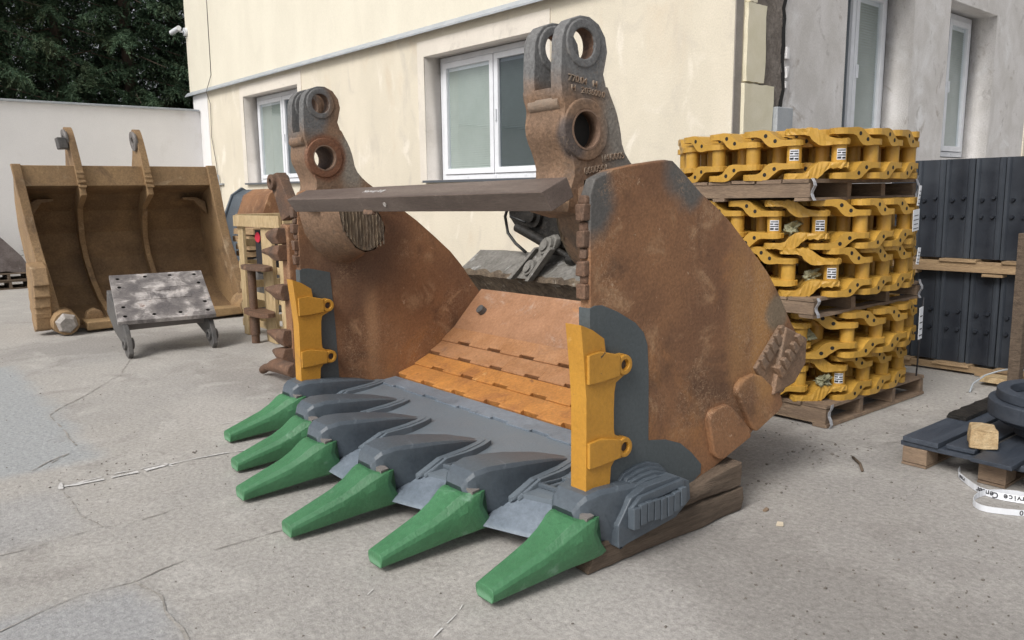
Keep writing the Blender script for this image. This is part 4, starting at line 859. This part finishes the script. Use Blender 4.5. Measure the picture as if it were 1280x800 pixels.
# ================================================================== FRONT RIGHT PALLET with idler
pb = thing('dark_pallet', 'low pallet topped with dark blue boards at the right edge', 'pallet', (0, 0, 0))
for (xa, xb, ya, yb) in ((.285, .485, 2.87, 4.9), (.515, .665, 2.90, 4.7), (.70, .90, 2.76, 4.9), (.93, 1.12, 2.80, 4.9), (1.15, 1.35, 2.8, 4.9)): MB().b2(xa, xb, ya, yb, .142, .168, jit=.003).build('deck_board', 'darkboard', pb, bevel=.003)
for ya in (2.88, 3.8, 4.75): MB().b2(.27, 1.4, ya, ya + .12, .112, .139, jit=.002).build('cross_board', 'darkboard', pb, bevel=.002)
for xa in (.285, .70, 1.2):
    for ya in (2.88, 3.8, 4.75): MB().b2(xa, xa + .14, ya - .005, ya + .14, .018, .110, jit=.003).build('block', 'pallet', pb, bevel=.004)
    MB().b2(xa, xa + .14, 2.87, 4.9, .003, .016).build('base_board', 'pallet', pb)
o = MB(); P_ = []
for k in range(61):
    y = 3.45 + k * .03; e = .03 * noise.noise(Vector((y * 14, 0, 0))) + rnd.uniform(-.006, .006); P_.append([(.27 + e, y, .171), (.40, y, .171), (.40, y, .195), (.285 + e, y, .20 + e * .4)])
o.loft(P_); tag(o.build('frayed_board', 'hydr'), 'thin dark board with a frayed pale edge on the dark pallet', 'board')
o = MB()
P_ = []
for k in range(9):
    y = -.09 + k * .022; P_.append([(px + noise.noise(Vector((y * 20, px * 30, pz * 30))) * .009, y + rnd.uniform(-.006, .006) * (k in (0, 8)) * 2, pz + noise.noise(Vector((y * 20, pz * 30, px * 30))) * .007) for px, pz in ((-.066, -.052), (0, -.054), (.066, -.052), (.068, 0), (.062, .05), (0, .054), (-.062, .05), (-.068, 0))])
o.loft(P_); o.v = [tuple(Matrix.Rotation(.45, 3, 'Z') @ Vector(p) + Vector((.655, 3.02, .226))) for p in o.v]; tag(o.build('wood_offcut', 'fresh', bevel=.006), 'chunky split wood block wedged under the dark wheel part', 'wood')
idl = thing('idler_wheel', 'dark blue-grey idler wheel lying flat on the dark pallet, cut by the photo edge', 'wheel', (.89, 3.46, .19))
MB().cyl((0, 0, .0), (0, 0, .07), .22, n=40).build('hub', 'darkboard', idl, bevel=.006)
MB().cyl((0, 0, .068), (0, 0, .10), .30, .33, n=48).build('lower_flange', 'darkboard', idl, bevel=.006)
MB().cyl((0, 0, .10), (0, 0, .20), .36, n=48, inner=.22).build('rim', 'darkboard', idl, bevel=.012)
MB().cyl((0, 0, .20), (0, 0, .26), .32, n=48, inner=.25).build('upper_ring', 'darkboard', idl, bevel=.008)
MB().cyl((0, 0, .10), (0, 0, .34), .10, n=30, inner=.05).build('hub_sleeve', 'darkboard', idl, bevel=.006)
# packing band with print
sp_pts = [Vector(p) for p in ((.575, 2.965), (.60, 2.88), (.654, 2.815), (.766, 2.711), (.82, 2.69), (.883, 2.685), (.983, 2.715), (1.10, 2.78), (1.25, 2.85))]
def bandmesh(P, h, lean):
    mb = MB(); n = len(P)
    for a, b in zip(P[:-1], P[1:]): mb.add([(*a, .003), (*b, .003), (b.x + lean[0], b.y + lean[1], h), (a.x + lean[0], a.y + lean[1], h)], [(0, 1, 2, 3)])
    return mb
def cr_(P, n=5):
    out = []
    for i in range(len(P) - 1):
        p0, p1, p2, p3 = P[max(i - 1, 0)], P[i], P[i + 1], P[min(i + 2, len(P) - 1)]
        for k in range(n):
            t = k / n; out.append(.5 * (2 * p1 + (p2 - p0) * t + (2 * p0 - 5 * p1 + 4 * p2 - p3) * t * t + (3 * p1 - p0 - 3 * p2 + p3) * t ** 3))
    return out + [P[-1]]
sp2 = cr_(sp_pts); bnd = thing('packing_band', 'white plastic packing band with printed letters curling on the concrete', 'band', (0, 0, 0))
q = bandmesh(sp2, .036, (-.01, .012)).build('band_strip', 'label', bnd); m_ = q.modifiers.new('t', 'SOLIDIFY'); m_.thickness = .0012
loop = cr_([Vector(p) for p in ((1.02, 2.80), (.93, 2.80), (.87, 2.765), (.815, 2.70), (.800, 2.62), (.815, 2.53), (.851, 2.475), (.90, 2.46), (.97, 2.49), (1.06, 2.55), (1.2, 2.64))])
q = bandmesh(loop, .034, (0, 0)).build('band_strip', 'label', bnd); m_ = q.modifiers.new('t', 'SOLIDIFY'); m_.thickness = .0012
# letters printed on the band, upside down, following the curve
def letters(s, P, start, size, z, lean=(-.01, .012)):
    L = [0]
    for a, b in zip(P[:-1], P[1:]): L.append(L[-1] + (b - a).length)
    pos = start
    for ch in s:
        if ch == ' ': pos -= size * .5; continue
        for i in range(len(L) - 1):
            if L[i + 1] >= pos: break
        t = (pos - L[i]) / (L[i + 1] - L[i]); p = P[i].lerp(P[i + 1], t); d = (P[i + 1] - P[i]).normalized(); nn = Vector((d.y, -d.x))
        cu = bpy.data.curves.new('letter', 'FONT'); cu.body = ch; cu.size = size; cu.offset = .0009; tt = bpy.data.objects.new('letter', cu); lin(tt); dg = bpy.context.evaluated_depsgraph_get(); me = bpy.data.meshes.new_from_object(tt.evaluated_get(dg)); bpy.data.objects.remove(tt)
        me.materials.clear(); me.materials.append(M['ink']); o = lin(bpy.data.objects.new('letter', me), bnd)
        # local x runs backwards along the band, local y downwards
        X_ = Vector((-d.x, -d.y, 0)); Y_ = Vector((-lean[0], -lean[1], -.034)).normalized(); Z_ = X_.cross(Y_)
        q0 = Vector((p.x + nn.x * .0022 + lean[0] * .85, p.y + nn.y * .0022 + lean[1] * .85, z))
        o.matrix_local = Matrix(((X_.x, Y_.x, Z_.x, q0.x), (X_.y, Y_.y, Z_.y, q0.y), (X_.z, Y_.z, Z_.z, q0.z), (0, 0, 0, 1)))
        pos -= size * (.54 if ch not in 'irt' else .36)
tot = sum((b - a).length for a, b in zip(sp2[:-1], sp2[1:]))
letters('Service Center', sp2, tot - .25, .040, .034); letters('rental', sp2, .20, .026, .029)
ll = sum((b - a).length for a, b in zip(loop[:-1], loop[1:])); letters('50', loop, ll - .17, .034, .030, (0, 0))

# ================================================================== OLD YELLOW-BROWN BUCKET (left)
# local: x = along the lip (world +Y), y = depth (world -X)
ob = thing('loader_bucket', 'old faded yellow-brown loader bucket with two lifting ears', 'excavator bucket', (-8.72, -.02, 0), PI / 2)
def sh_(v):  # lean outwards at the top left as in the photo
    return Vector((v.x - .22 * max(0, v.z - .2) / 1.9 * 1.0 - .0, v.y, v.z))
BP = [(.02, .09), (.12, .07), (.5, .12), (.85, .25), (1.12, .50), (1.25, .85), (1.22, 1.2), (1.05, 1.50), (.78, 1.72), (.50, 1.80), (.47, 1.83), (.45, 2.07)]
def shell(P, t, x0, x1, mb):
    o2 = offs(P, -t); mb.loft([[(x, u, v) for u, v in P] + [(x, u, v) for u, v in o2[::-1]] for x in (x0, x1)], closed=True)
W0, W1_ = .02, 2.30
b1 = MB(); shell(BP, .04, W0, W1_, b1); b1.warp(sh_); b1.build('back_sheet', 'oldshaded', ob)
b1 = MB(); b1.b2(W0 + .0, W1_, .41, .448, 1.82, 2.075); b1.warp(sh_); b1.build('top_band', 'oldyellow', ob, bevel=.008)
SP = [(-.0, .10), (.1, .06), (.5, .08), (.9, .22), (1.2, .5), (1.32, .9), (1.26, 1.3), (1.0, 1.65), (.62, 1.95), (.5, 2.09), (.40, 2.09), (.38, 1.8), (.36, 1.3), (.30, 1.0), (.16, .7), (.05, .35)]
for (xa, xb) in ((W0 - .06, W0 + .005), (W1_ - .005, W1_ + .06)):
    m2 = MB().prism(SP, xa, xb); m2.warp(sh_); m2.build('side_plate', 'oldyellow', ob, bevel=.012)
# front edge flange of the side plates
FE = [(.0, .10), (.05, .35), (.16, .7), (.30, 1.0), (.36, 1.3), (.38, 1.8), (.40, 2.09)]
for (xa, xb) in ((W0 - .085, W0 + .02), (W1_ - .02, W1_ + .10)):
    secs = [[(xa, u - .02, v), (xb, u - .02, v), (xb, u + .05, v), (xa, u + .05, v)] for u, v in FE]
    m2 = MB().loft(secs); m2.warp(sh_); m2.build('edge_flange', 'oldyellow', ob, bevel=.01)
# ribs / ears
for xr in (.66, 1.47):
    xr_ = xr
    IN = [(.50, 1.83), (.40, 1.82), (.44, 1.62), (.78, 1.55), (.96, 1.35), (1.12, 1.1), (1.13, .85), (1.02, .58), (.78, .34), (.48, .2), (.3, .16)]
    OUT = [(.3, .10), (.5, .13), (.88, .26), (1.14, .5), (1.26, .85), (1.23, 1.2), (1.06, 1.50), (.79, 1.73)]
    m2 = MB().prism([(.41, 2.08)] + [(.36, 1.86), (.37, 1.7)] + IN[3:] + OUT + [(.52, 1.9), (.52, 2.08)], xr_ - .035, xr_ + .035); m2.warp(sh_); m2.build('rib', 'oldyellow', ob, bevel=.008)
    E_ = [(.34, 1.80), (.33, 2.05), (.36, 2.3), (.40, 2.48), (.46, 2.56), (.56, 2.55), (.63, 2.45), (.68, 2.3), (.95, 2.05), (1.0, 1.9), (.8, 1.75)]
    E_ = smoothpoly(E_, 2); m2 = MB().prism(E_, xr_ - .04, xr_ + .045, holes=[circ(.50, 2.40, .055, 16)[::-1]]); m2.warp(sh_); eo = m2.build('ear', 'oldyellow', ob, bevel=.012)
    m2 = MB().cyl((xr_ - .07, .50, 2.40), (xr_ - .03, .50, 2.40), .125, .13, inner=.056, n=22); m2.warp(sh_); m2.build('ear_boss', 'darksteel', eo)
    tb = MB()
    for k in range(4): tb.b2(xr_ - .045, xr_ + .045, .325, .36, 1.80 + k * .06, 1.83 + k * .06, jit=.006)
    tb.warp(sh_); tb.build('torn_weld', 'oldyellow', eo, bevel=.004)
m2 = MB().b2(.50, .60, .36, .52, 2.28, 2.42, jit=.01); m2.warp(sh_); m2.build('pin_block', 'darksteel', ob, bevel=.012)
# small gussets in upper corners
for (xa, s) in ((W0 + .03, 1), (W1_ - .03, -1)):
    P = [(xa, 1.42), (xa, 1.60), (xa + s * .12, 1.66), (xa + s * .30, 1.66), (xa + s * .30, 1.63), (xa + s * .16, 1.61), (xa + s * .07, 1.5)]
    m2 = MB().prism(P, .70, .84, XZ); m2.warp(sh_); m2.build('gusset', 'oldshaded', ob, bevel=.008)
# lip boards and corner teeth
for (xa, xb, lab) in ((.28, .80, None), (.86, 1.72, None), (1.78, 2.26, None)):
    m2 = MB().b2(xa, xb, -.17, .16, .035, .150, jit=.01); m2.build('lip_edge', 'lipwood', ob, bevel=.02)
for xa in (.05, 2.33):
    m2 = MB(); m2.cyl((xa, .12, .165), (xa, -.20, .155), .165, .145, n=12, smooth=False); m2.build('corner_socket', 'oldyellow', ob, bevel=.02)
    m2 = MB(); m2.cyl((xa, -.19, .155), (xa, -.27, .145), .135, .09, n=6, smooth=False, capmi=0); m2.build('corner_tip', 'greysteel', ob, bevel=.008)
m2 = MB(); m2.prism([(.30, .14), (.33, .24), (.42, .28), (.50, .24), (.53, .14)], .06, .2, XZ); m2.build('lug', 'oldyellow', ob, bevel=.02)
m2 = MB(); m2.prism([(.90, .14), (.92, .22), (1.0, .25), (1.05, .14)], .02, .14, XZ); m2.build('lug', 'oldyellow', ob, bevel=.02)
# overlapping heel shrouds outside the left plate, and one at right
for k in range(5):
    z = .78 - k * .135; y = .30 - .02 * k
    m2 = MB().prism([(y - .30 + .05 * k, z - .16), (y - .22 + .02 * k, z + .06), (y + .12, z + .12), (y + .22, z - .05), (y + .06, z - .2)], W0 - .27, W0 - .09); m2.v = [(p[0], p[1] - .12, p[2]) for p in m2.v]; m2.rough(.012, 9, k); m2.build('heel_shroud', 'oldyellow', ob, bevel=.02)
for k in range(3):
    m2 = MB().prism([(.10, .55 - k * .17), (.08, .72 - k * .17), (.30, .75 - k * .17), (.36, .58 - k * .17)], W1_ + .03, W1_ + .16 + .03 * k); m2.rough(.012, 9, k + 7); m2.build('heel_shroud', 'oldyellow', ob, bevel=.02)

# ================================================================== SCARRED PLATE BRACKET
# corners measured on the plate: left-back, right-back, right-front, left-front
br_ = thing('plate_bracket', 'scarred dark steel mounting plate on two bracket legs before the old bucket', 'bracket', (0, 0, 0))
pA, pB, pC, pD = Vector((-7.35, .30, .80)), Vector((-7.20, 1.26, .80)), Vector((-6.50, 1.16, .385)), Vector((-6.52, .22, .385))
ex = (pB - pA).normalized(); ey = (pD - pA); ey = (ey - ex * ey.dot(ex)); dl = ey.length; ey.normalize(); ez = ex.cross(ey); ez = ez if ez.z > 0 else -ez
wl_ = (pB - pA).length
br_.matrix_world = Matrix(((ex.x, ey.x, ez.x, pA.x), (ex.y, ey.y, ez.y, pA.y), (ex.z, ey.z, ez.z, pA.z), (0, 0, 0, 1)))
hs_ = [(.08, .08), (.36, .06), (.62, .06), (.88, .07), (.90, .24), (.90, .60), (.90, .76), (.62, .76), (.36, .76), (.08, .76), (.08, .60), (.08, .24)]
hs_ = [(u * wl_ / .97, v * dl / .84) for u, v in hs_]
MB().prism(rect(0, wl_, 0, dl), -.05, 0, XY, [circ(u, v, .020, 12)[::-1] for u, v in hs_], him=1).build('plate', ['scarred', 'hole'], br_, bevel=.004)
MB().prism(rect(.1, wl_ - .1, .1, dl - .1), -.06, -.048, XY).build('backing', 'hole', br_)
q = MB(); q.b2(.30, .66, .20, .32, .0, .005, jit=.002); q.b2(.22, .78, .40, .55, .0, .004, jit=.002)
for k in range(8): q.b2(.34 + k * .05, .365 + k * .05, .40, .55, .004, .008, jit=.002)
q.b2(.44, .58, .12, .38, .0, .006, jit=.002); q.build('weld_scars', 'scarred', br_, bevel=.004)
Mi = br_.matrix_world.inverted(); br_i = Mi.to_3x3()
def leg(y, s):
    P = [(-7.12, .66), (-6.56, .37), (-6.46, .30), (-6.40, .20), (-6.36, .06), (-6.42, .005), (-6.50, .02), (-6.62, .14), (-6.90, .22), (-7.2, .42)]
    m2 = MB().prism(P, y - .025, y + .025, XZ); m2.cyl((-6.47, y - .05, .15), (-6.47, y + .05, .15), .062, inner=.03, n=16); m2.v = [tuple(Mi @ Vector(p)) for p in m2.v]; m2.build('leg', 'darksteel', br_, bevel=.006)
leg(.24, 1); leg(1.10, -1)
m2 = MB().b2(-7.0, -6.62, .28, 1.08, .27, .33); m2.v = [tuple(Mi @ Vector(p)) for p in m2.v]; m2.build('cross_tie', 'darksteel', br_)

# ================================================================== CRATE + contents
cr = thing('wooden_crate', 'tall pale wooden crate frame with rusty parts hanging on its front', 'crate', (-6.5, 2.2, 0))
ct = lambda x0, x1, y0, y1, z0, z1, n='board', m='crate': MB().b2(x0 + 6.5, x1 + 6.5, y0 - 2.2, y1 - 2.2, z0, z1, jit=.003).build(n, m, cr, bevel=.003)
for x, w_ in ((-7.13, .15), (-6.42, .30), (-5.95, .13)): ct(x, x + w_, 1.70, 1.74, .003, 1.40, 'front_board')
for x in (-7.13, -5.95): ct(x, x + .13, 2.66, 2.70, .003, 1.40, 'rear_board')
ct(-7.15, -5.8, 1.66, 1.695, 1.30, 1.43, 'top_rail'); ct(-7.15, -5.8, 2.705, 2.74, 1.30, 1.43, 'top_rail'); ct(-7.17, -7.14, 1.70, 2.70, 1.30, 1.44, 'top_rail'); ct(-5.80, -5.77, 1.70, 2.70, 1.30, 1.44, 'top_rail')
for z in (.10, .30, .55, .80, 1.05): ct(-7.165, -7.135, 1.70, 2.70, z, z + .09, 'side_slat')
for z in (.12, .45, .78): ct(-7.0, -5.8, 1.745, 1.765, z, z + .08, 'cross_slat')
tag(MB().b2(-6.80, -6.62, 1.78, 2.1, .75, 1.26, 0).build('metal_sheet', 'ink', bevel=.004), 'dark sheet standing in the wooden crate beside a red sticker', 'panel')
o = MB(); o.prism(smoothpoly([(-6.66, 1.12), (-6.70, 1.18), (-6.62, 1.25), (-6.53, 1.20), (-6.55, 1.12)], 1), 1.765, 1.772, XZ); o.v = [(p[0] - .08, p[1], p[2]) for p in o.v]; tag(o.build('red_sticker', 'red'), 'crumpled red sticker inside the pale wooden crate', 'sticker')
# rusty shaft with flanges before the crate
rs = thing('flanged_shaft', 'rusty upright shaft with two flat flanges before the wooden crate', 'shaft', (-6.40, 1.56, 0))
MB().cyl((0, 0, .003), (0, 0, .88), .045, n=14).build('shaft', 'rust_dark', rs)
for z in (.34, .84): m2 = MB(); m2.prism(smoothpoly([(-.20, -.10), (.50, -.12), (.52, .1), (-.18, .12)], 2), z, z + .05, XY); m2.rough(.006, 9); m2.build('flange', 'rust_dark', rs, bevel=.008)
MB().cyl((0, 0, .10), (0, 0, .30), .055, n=14).build('collar', 'rust_dark', rs)
# rusty claw bucket on end behind the far guard
rb = thing('rusty_bucket', 'rusty bucket standing on end behind the far side plate, teeth pointing left', 'excavator bucket', (-4.3, 1.55, 0))
def rbb(P, y0, y1, nm, m='rust', bv=.02): return MB().prism([(x + 4.3, z) for x, z in P], y0 - 1.55, y1 - 1.55, XZ).rough(.01, 5).build(nm, m, rb, bevel=bv)
rbb([(-4.95, .02), (-4.5, .02), (-4.4, .5), (-4.4, 1.3), (-4.5, 1.66), (-4.78, 1.66), (-4.98, 1.3), (-5.0, .7)], 1.55, 1.62, 'side_plate')
rbb([(-5.02, .06), (-4.90, .05), (-4.86, 1.36), (-4.99, 1.38)], 1.35, 2.3, 'lip')
rbb([(-4.45, .1), (-4.35, .1), (-4.32, 1.4), (-4.45, 1.4)], 1.6, 2.3, 'back')
for z, x in ((1.26, -5.30), (1.10, -5.42), (.72, -5.38), (.28, -5.42), (.10, -5.30)):
    m2 = MB().loft([[(a + 4.3, y, c) for (y, c) in ((-w, z), (-w * .7, z - h), (w * .7, z - h), (w, z), (w * .7, z + h), (-w * .7, z + h))] for (a, w, h) in ((-4.9, .10, .08), (-5.05, .11, .07), (-5.2, .085, .045), (x, .05, .02))]); m2.v = [(p[0], p[1] - .2, p[2]) for p in m2.v]; m2.rough(.015, 7, z).build('tooth', 'rust_dark', rb, bevel=.012)
ec = MB().prism([(-4.98 + 4.3, 1.40), (-5.10 + 4.3, 1.62), (-5.20 + 4.3, 1.74), (-5.15 + 4.3, 1.84), (-5.03 + 4.3, 1.86), (-4.95 + 4.3, 1.78), (-4.80 + 4.3, 1.60), (-4.6 + 4.3, 1.5)], -.2, -.1, XZ); ec.cyl((-5.11 + 4.3, -.24, 1.77), (-5.11 + 4.3, -.06, 1.77), .075, inner=.03, n=14); ec.build('ear', 'rust_dark', rb, bevel=.01)
# broken adapter lying on the concrete left of the guard
o = MB(); o.loft([[(x, y + .98, z) for (y, z) in [(w * math.cos(q), zc + h * math.sin(q)) for q in np.linspace(0, 2 * PI, 9)[:-1]]] for (x, w, h, zc) in ((-4.72, .055, .045, .05), (-4.66, .05, .045, .075), (-4.58, .04, .035, .10), (-4.48, .055, .055, .125), (-4.38, .075, .07, .14), (-4.0, .07, .07, .15))]); o.rough(.012, 8, 3)
tag(o.build('loose_adapter', 'rust_dark', bevel=.015), 'dark brown steel adapter lying on the concrete left of the far guard', 'steel part')
# small grey and rust bucket behind the crate
sb = thing('small_bucket', 'small bucket in grey paint and rust showing above the wooden crate', 'excavator bucket', (-9.9, 3.2, 0))
def sbb(x0, x1, P, nm, m): return MB().prism(P, x0, x1, YZ).build(nm, m, sb, bevel=.01)
PE = [(-.35, 0.002), (.3, .002), (.35, 1.3), (.15, 1.72), (-.02, 1.82), (-.2, 1.70), (-.35, 1.35)]
sbb(-1.05, -.99, PE, 'side_plate', 'grey'); sbb(.55, .61, PE, 'side_plate', 'rust')
sbb(-.985, -.55, [(-.33, 1.3), (-.18, 1.68), (.0, 1.78), (.1, 1.68), (.3, 1.3), (.3, .1), (.2, .1), (-.2, .1)], 'painted_shell', 'grey'); sbb(-.545, .545, [(-.33, 1.3), (-.18, 1.68), (.0, 1.78), (.1, 1.68), (.3, 1.3), (.3, .1), (.2, .1), (-.2, .1)], 'rusty_shell', 'rust')
# planks behind the old bucket
for k, (z, x) in enumerate(((.85, 0), (.95, .04), (1.06, -.03), (1.17, .02))):
    o = MB().box((-8.9 + x, 2.75, z), (.5, .75, .08), rz=.1 * (k - 1), jit=.006); tag(o.build('plank', 'pallet2', bevel=.004), f"{('lowest', 'second lowest', 'second highest', 'topmost')[k]} tan plank of the pile between old bucket and crate", 'plank', 'planks piled beside the crate')
o = MB().b2(-9.1, -8.6, 2.45, 3.0, .003, .80); tag(o.build('dark_drum', 'darksteel', bevel=.05), 'dark container under the plank pile beside the crate', 'container')

# ================================================================== GREY DITCHING BUCKET + BLACK HITCH behind
gb = thing('grading_bucket', 'mud-caked grey grading bucket seen through the open back of the shovel bucket', 'excavator bucket', (-3.1, 3.3, 0))
Pm = [(-.28, .80), (-.30, .86), (-.02, 1.04), (.30, 1.02), (.45, .6), (.35, .12), (.05, .003), (-.15, .1), (-.05, .5)]
def xlong(P, xa, xb, n, nm, mat, amp, sc=14):
    mb = MB(); secs = []
    for i in range(n + 1):
        x = xa + (xb - xa) * i / n; secs.append([(x, y + noise.noise(Vector((x * sc, y * 9, z * 9))) * amp, z + noise.noise(Vector((x * sc, y * 9 + 5, z * 9))) * amp) for y, z in P])
    mb.loft(secs, 0, False); return mb.build(nm, mat, gb)
xlong([(-.30, .855), (-.16, .95), (-.02, 1.045), (.30, 1.02), (.30, .96), (-.02, .98), (-.29, .80)], -1.30, 1.25, 70, 'top_sheet', 'muddy', .006)
xlong([(-.315, .86), (-.325, .82), (-.26, .77), (-.12, .60), (.0, .45), (.1, .02), (.4, .02), (.45, .6), (.30, .95), (-.02, .95)], -1.26, 1.22, 70, 'body', 'muddark', .014, 11)
LUG = [(-.34, .84), (-.08, .84), (.0, 1.02), (.06, 1.14), (.05, 1.21), (-.01, 1.245), (-.08, 1.22), (-.14, 1.12)]
tl = lambda v: Vector((v.x, v.y + (v.z - .84) * .55, v.z))
m2 = MB().prism(LUG, -.36, -.30, XZ); m2.warp(tl); lg_ = m2.rough(.006, 9).build('lug_plate', 'muddy', gb, bevel=.008)
m2 = MB().prism([(-.36, .83), (-.31, .83), (-.12, 1.12), (-.15, 1.13)], -.42, -.35, XZ); m2.prism([(-.10, .83), (-.05, .83), (.08, 1.12), (.05, 1.14)], -.42, -.35, XZ); m2.warp(tl); m2.rough(.008, 9).build('lug_rib', 'muddy', gb, bevel=.008)
for (x, z, q) in ((-.03, 1.15, .075), (-.14, .95, .066)):
    m2 = MB(); m2.cyl((x, -.40, z), (x, -.28, z), q, n=20); m2.cyl((x, -.425, z), (x, -.39, z), q * .6, n=16); m2.warp(tl); m2.build('pin', 'muddy', gb, bevel=.006)
hy = thing('tilt_hitch', 'greasy black hydraulic tilt hitch resting above the grey grading bucket', 'hitch', (-3.2, 3.35, 1.0))
hx = [(-.62, .62), (-.66, .42), (-.60, .26), (-.35, .10), (-.18, .07), (.30, .03), (.62, .02), (.62, .30), (.55, .62)]
m2 = MB().prism([(-.62, .62), (-.64, .40), (-.55, .28), (-.2, .20), (.1, .12), (.3, .10), (.45, .35), (.45, .62)], -.12, .12, XZ); m2.rough(.02, 6); m2.build('frame', 'hydr', hy, bevel=.02)
m2 = MB(); m2.cyl((-.25, -.16, .42), (-.25, .1, .42), .12, n=18); m2.cyl((-.25, -.2, .42), (-.25, -.15, .42), .07, n=12); m2.build('rotor', 'hydr', hy, bevel=.01)
m2 = MB(); m2.cyl((-.45, -.18, .30), (.05, -.18, .13), .045); m2.cyl((.05, -.18, .13), (.33, -.18, .03), .028); m2.cyl((.27, -.18, .02), (.36, -.18, .02), .04); m2.build('cylinder', 'hydr', hy)
m2 = MB(); m2.prism([(-.2, .2), (.3, .10), (.32, .05), (.1, .02), (-.2, .03)], -.06, .1, XZ); m2.build('lower_jaw', 'hydr', hy, bevel=.02)
m2 = MB(); m2.prism([(.30, .6), (.28, .2), (.36, .02), (.46, .05), (.6, .3), (.6, .6)], -.05, .12, XZ); m2.rough(.02, 5); m2.build('bracket', 'rust_dark', hy, bevel=.015)
m2 = MB(); m2.tube([(-.40, -.15, .58), (-.60, -.16, .52), (-.66, -.16, .40), (-.62, -.16, .24), (-.50, -.16, .14), (-.36, -.15, .06)], .016); m2.tube([(-.45, -.15, .60), (-.56, -.2, .50), (-.50, -.22, .40), (-.3, -.2, .35)], .012); m2.build('hose', 'rubber', hy)

# ================================================================== LEFT EDGE: pallet and scrap
lp_ = euro('wooden_pallet', 'grey empty pallet by the yard wall at the left photo edge', -16.2, -15.4, -.4, .62, .002, .16, 'timber', None)
lp_b = euro('wooden_pallet', 'second grey pallet lying on the one by the yard wall', -16.2, -15.4, -.4, .60, .165, .31, 'timber', None)
m2 = MB(); m2.loft([[(-16.2, y, .32), (-15.5, y, .32), (-15.55, y + .05, h), (-16.1, y - .05, h + .1)] for y, h in ((-.5, .95), (-.1, 1.02), (.25, .95), (.5, .62), (.62, .42))]); m2.rough(.08, 3)
tag(m2.build('folded_scrap_sheet', 'tarp', bevel=.02), 'dark folded sheet scrap heaped on pallets by the yard wall', 'scrap')

# ================================================================== LOOSE BITS ON THE GROUND
o = MB().box((.329, 1.554, .008), (.030, .036, .008), rz=.5, jit=.003); tag(o.build('wood_chip', 'chip'), 'small pale square chip on the concrete right of the timbers', 'chip')
o = MB().box((.18, 1.66, .006), (.018, .03, .01), rz=.1, jit=.004); tag(o.build('wood_chip', 'pallet'), 'tiny brown splinter next to the pale square chip', 'chip')
o = MB().tube([(.05, 2.75, .008), (.14, 2.66, .014), (.21, 2.56, .01)], .009, 5); tag(o.build('bark_sliver', 'timber'), 'thin dark sliver on the concrete between bucket and right pallet', 'splinter')
o = MB().tube([(1.10, .42, .006), (1.13, .52, .008), (1.20, .60, .006)], .004, 5); tag(o.build('wire_scrap', 'metal'), 'thin pale curved wire lying near the bottom right of the yard', 'wire')
db = MB()
def crumb(x, y, s): 
    db.box((x, y, s * .3), (s * rnd.uniform(.5, 1.6), s * rnd.uniform(.5, 1.2), s * .6), rz=rnd.uniform(0, 3), jit=s * .25)
for cx, cy, sx, sy, n, s in ((-.15, 2.62, .12, .16, 45, .008), (-.02, 2.0, .06, .05, 9, .009), (.48, 2.42, .14, .12, 14, .006), (1.35, .75, .35, .45, 160, .007), (1.2, 1.6, .5, .5, 90, .006), (.6, 1.2, .8, 1.2, 200, .0045), (-.5, -.8, 1.2, .6, 120, .004), (-2.2, -.8, 1.2, .6, 120, .005), (-4.5, -.3, 2, 1, 80, .007), (-.1, 4.2, .4, .7, 60, .007), (-.55, 3.0, .3, .25, 25, .008), (-.2, 1.6, .25, .5, 40, .004), (-2.75, -.75, .1, .35, 30, .006)):
    for _ in range(n): crumb(rnd.gauss(cx, sx), rnd.gauss(cy, sy), s * rnd.uniform(.4, 1.5))
tag(db.build('gravel_crumbs', 'debris'), 'scattered dark dirt crumbs and grit on the concrete', None, None, 'stuff')
